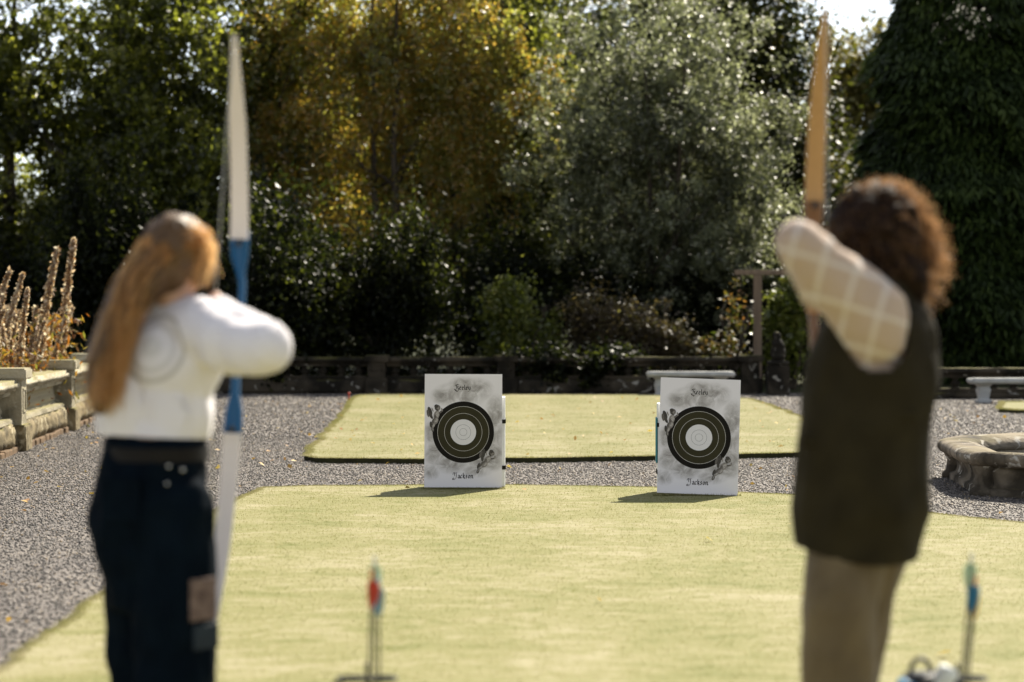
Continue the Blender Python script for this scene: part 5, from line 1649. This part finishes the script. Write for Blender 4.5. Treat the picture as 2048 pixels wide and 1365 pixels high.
# curly hair
M['haird'] = hair_mat('curly_dark_hair', (0.025, 0.012, 0.006), (0.010, 0.005, 0.003), 0.6, 0.15, (30, 30, 30))  # near-black core: shade on the near side is put into this colour
M['hairds'] = hair_mat('curly_dark_hair_curls', (0.14, 0.080, 0.038), (0.045, 0.024, 0.011), 0.42, 0.62, (30, 30, 30), 4.2)  # lighter copy, transmission boosted to colour in the golden backlit rim
bm = bmesh.new()
ell(bm, head2 + Vector((.010, -.02, .035)), (.125, .125, .120), None); ell(bm, head2 + Vector((.04, -.045, -.055)), (.105, .085, .12), None); ell(bm, head2 + Vector((.10, -.03, -.10)), (.055, .07, .10), None)
hm = remesh(bm, 'hair', .010, 2, .022, 28)
r = np.random.default_rng(78)
n = 5200
d = r.normal(size=(n, 3)); d /= np.linalg.norm(d, axis=1)[:, None]
d = d[(d[:, 1] < .6) & ((d[:, 2] > -.5) | (d[:, 0] > .2))]
d = d[(d[:, 1] > -.30) | (d[:, 2] > .80) | (r.random(len(d)) < .08)]  # thins the curls on the near side so the shaded core stays dark
n = len(d)
hc = np.array(head2) + np.array([.015, -.02, .02])
roots = hc + d * np.array([.105, .105, .105])
tips = hc + d * (np.array([.157, .150, .165]) * (.84 + .26 * r.random((n, 1)))) + np.array([.02, 0, .0])
dr = r.random(n) * .09 * (1 - np.clip(d[:, 2], 0, 1)) 
tips[:, 2] -= dr + .02; tips[:, 0] += dr * .45 * (d[:, 0] > -.3)
v, f = strand_mesh('curls', roots, tips, d * .010, .0020, 22, .006, .0085, 2.6, 6)
link('hair', join_np('hair', hm, v, f, (M['haird'], M['hairds'])), None, man, world=True, smooth=True)
bow('recurve_bow', 'recurve bow with tan wooden limbs, drawn by the curly haired archer', (.935, 7.455, 1.43), math.radians(-0.8), M['wood'], M['limbt'], .056, -1, .34, .86, .34, nock2)
arrow('arrow nocked on the string of the tan wooden bow', nock2 + Vector((0, -.006, 0)), (.925, 7.56, 1.47), M['carbon'], M['red'], M['blue'], M['red'])

# ---- arrows standing in ground quivers
def plastic(n, c): return simple(n, c, None, 0.5, 8, 0.4)
FC = {'red': plastic('red_vane', (.65, .05, .02)), 'orange': plastic('orange_vane', (.85, .25, .02)), 'lblue': plastic('pale_blue_vane', (.25, .50, .65)), 'green': plastic('pale_green_vane', (.55, .75, .50)), 'blue': plastic('blue_vane', (.02, .20, .38)), 'yellow': plastic('yellow_vane', (.85, .50, .05)), 'salmon': plastic('salmon_nock', (.75, .28, .15)), 'white': plastic('white_nock', (.8, .82, .8))}
def quiver(label, x, y, lean=0.0):
    root = thing('ground_quiver', label, 'quiver stand', (x, y, ZA))
    bm = bmesh.new(); tube(bm, [(0, 0, -.04), (lean * .36, 0, .36)], [.006, .006], 8); link('stake', bm_me(bm, 'stake'), M['black'], root)
    for z, s in ((.315, 1.0), (.12, .8)):
        bm = bmesh.new()
        for cx, rr_ in ((-.045 * s, .040 * s), (.045 * s, .040 * s)):
            tube(bm, [(lean * z + cx + rr_ * math.cos(t * math.pi / 8), rr_ * math.sin(t * math.pi / 8), z) for t in range(17)], [.005] * 17, 6, False)
        link('ring', bm_me(bm, 'ring'), M['black'], root)
    bm = bmesh.new(); tube(bm, [(lean * .3 - .10, 0, .30), (lean * .3 - .05, 0, .31), (lean * .3 + .08, 0, .315)], [.006] * 3, 6); link('handle', bm_me(bm, 'handle'), M['black'], root)
    bm = bmesh.new(); tube(bm, [(-.10, 0, .03), (0, 0, .05), (.10, 0, .03)], [.006] * 3, 6); link('foot_bar', bm_me(bm, 'foot_bar'), M['black'], root)
    return root
QX, QY = -.405, 7.0
quiver('black ground quiver stand holding arrows right of the woman\'s knee', QX - .015, QY)
arrow('standing arrow with orange and red vanes in the black ground quiver', (QX + .000, QY - .03, .640), (QX - .02, QY, ZA), M['carbon'], FC['orange'], FC['red'], FC['orange'], 'arrows standing in ground quivers')
arrow('standing arrow with pale blue vanes in the black ground quiver', (QX + .018, QY + .02, .615), (QX + .02, QY + .03, ZA), M['carbon'], FC['lblue'], FC['lblue'], FC['lblue'], 'arrows standing in ground quivers')
arrow('standing arrow with pale green vanes, tallest in the ground quiver by the woman', (QX + .004, QY + .05, .675), (QX + .0, QY + .03, ZA), M['carbon'], FC['green'], FC['green'], FC['white'], 'arrows standing in ground quivers')
q = P(1946, 1180, 7.0)
QX = q.x
quiver('black ground quiver stand holding arrows right of the tan trousers', QX - .055, QY, .03)
arrow('standing arrow with blue vanes and a salmon nock, right of the tan trousers', (QX + .002, QY - .03, .625), (QX - .06, QY, ZA), M['carbon'], FC['blue'], FC['blue'], FC['salmon'], 'arrows standing in ground quivers')
arrow('standing arrow with yellow vanes, right of the tan trousers', (QX + .014, QY + .03, .60), (QX - .03, QY + .03, ZA), M['carbon'], FC['yellow'], FC['yellow'], FC['salmon'], 'arrows standing in ground quivers')
arrow('standing arrow with pale green vanes, tallest right of the tan trousers', (QX + .006, QY + .06, .68), (QX - .05, QY + .04, ZA), M['carbon'], FC['green'], FC['green'], FC['white'], 'arrows standing in ground quivers')
# kit bag
bag = P(1868, 1345, 6.9)
root = thing('kit_bag', 'black kit bag with a white flap and blue end by the archer\'s tan trousers', 'bag', (bag.x, 6.95, ZA))
bm = bmesh.new()
box(bm, (0, 0, .17), (.26, .16, .34), bevel=.035)
for vv in bm.verts:
    k = max(0, (vv.co.z - .05) / .29)
    vv.co.x = vv.co.x * (1 - .42 * k ** 1.5) ; vv.co.y *= (1 - .25 * k)
bmesh.ops.subdivide_edges(bm, edges=bm.edges[:], cuts=2, use_grid_fill=True)
for vv in bm.verts: vv.co += vv.co.normalized() * .008 * mnoise.noise(vv.co * 14)
link('body', bm_me(bm, 'body'), M['black'], root, smooth=True)
bm = bmesh.new(); box(bm, (.028, -.045, .325), (.055, .07, .085), Matrix.Rotation(.45, 3, 'Y'), bevel=.016); link('flap', bm_me(bm, 'flap'), FC['white'], root, smooth=True)
bm = bmesh.new(); box(bm, (-.088, -.03, .26), (.05, .09, .13), Matrix.Rotation(.28, 3, 'Y'), bevel=.016); link('side_pocket', bm_me(bm, 'side_pocket'), FC['blue'], root, smooth=True)
bm = bmesh.new(); tube(bm, [(-.03 + .03 * math.cos(t * math.pi / 8), .0, .335 + .045 * math.sin(t * math.pi / 8)) for t in range(9)], [.007] * 9, 8); link('handle', bm_me(bm, 'handle'), M['black'], root, smooth=True)
bm = bmesh.new()
for sx_ in (-.06, .06): tube(bm, [(sx_ * .6, .07, .31), (sx_, .10, .22), (sx_ * 1.2, .10, .12), (sx_ * 1.3, .08, .04)], [.008] * 4, 6)
link('shoulder_strap', bm_me(bm, 'shoulder_strap'), M['black'], root, smooth=True)

# fallen leaves scattered over gravel and turf
x, y = frustum_pts(480, 9, 38, 1.6)
k = (x > -5) 
x, y = x[k], y[k]
keep = (~inpoly(x, y, nlp)) | (rng.random(len(x)) < .12)
x, y = x[keep], y[keep]; n = len(x)
z = np.where(inpoly(x, y, flp), ZB + .02, np.where(inpoly(x, y, nlp), ZA + .018, .012))
p = np.stack([x, y, z], 1)
ax = rng.normal(size=(n, 3)) * np.array([1, 1, .35]); ax /= np.linalg.norm(ax, axis=1)[:, None]
s = np.cross(ax, np.array([0, 0, 1]) + .35 * rng.normal(size=(n, 3))); s /= np.linalg.norm(s, axis=1)[:, None]
l = (.018 + .02 * rng.random(n))[:, None]; w = l * .6
v = np.stack([p - ax * l, p + s * w + [0, 0, .006], p + ax * l, p - s * w + [0, 0, .006]], 1)
M['fallen'] = leaf_mat('fallen_leaf', [(0.30, 0.14, 0.04), (0.50, 0.30, 0.08), (0.60, 0.45, 0.15), (0.40, 0.22, 0.12)], 0.6, 0.3, 0.3, 1.1)
o = link('fallen_leaves', np_me('fallen_leaves', v.reshape(-1, 3), np.arange(4 * n).reshape(-1, 4), {'rnd': rng.random(n)}), M['fallen'])
tagset(o, 'small fallen yellow and brown leaves scattered over gravel and turf', 'fallen leaves', kind='stuff')
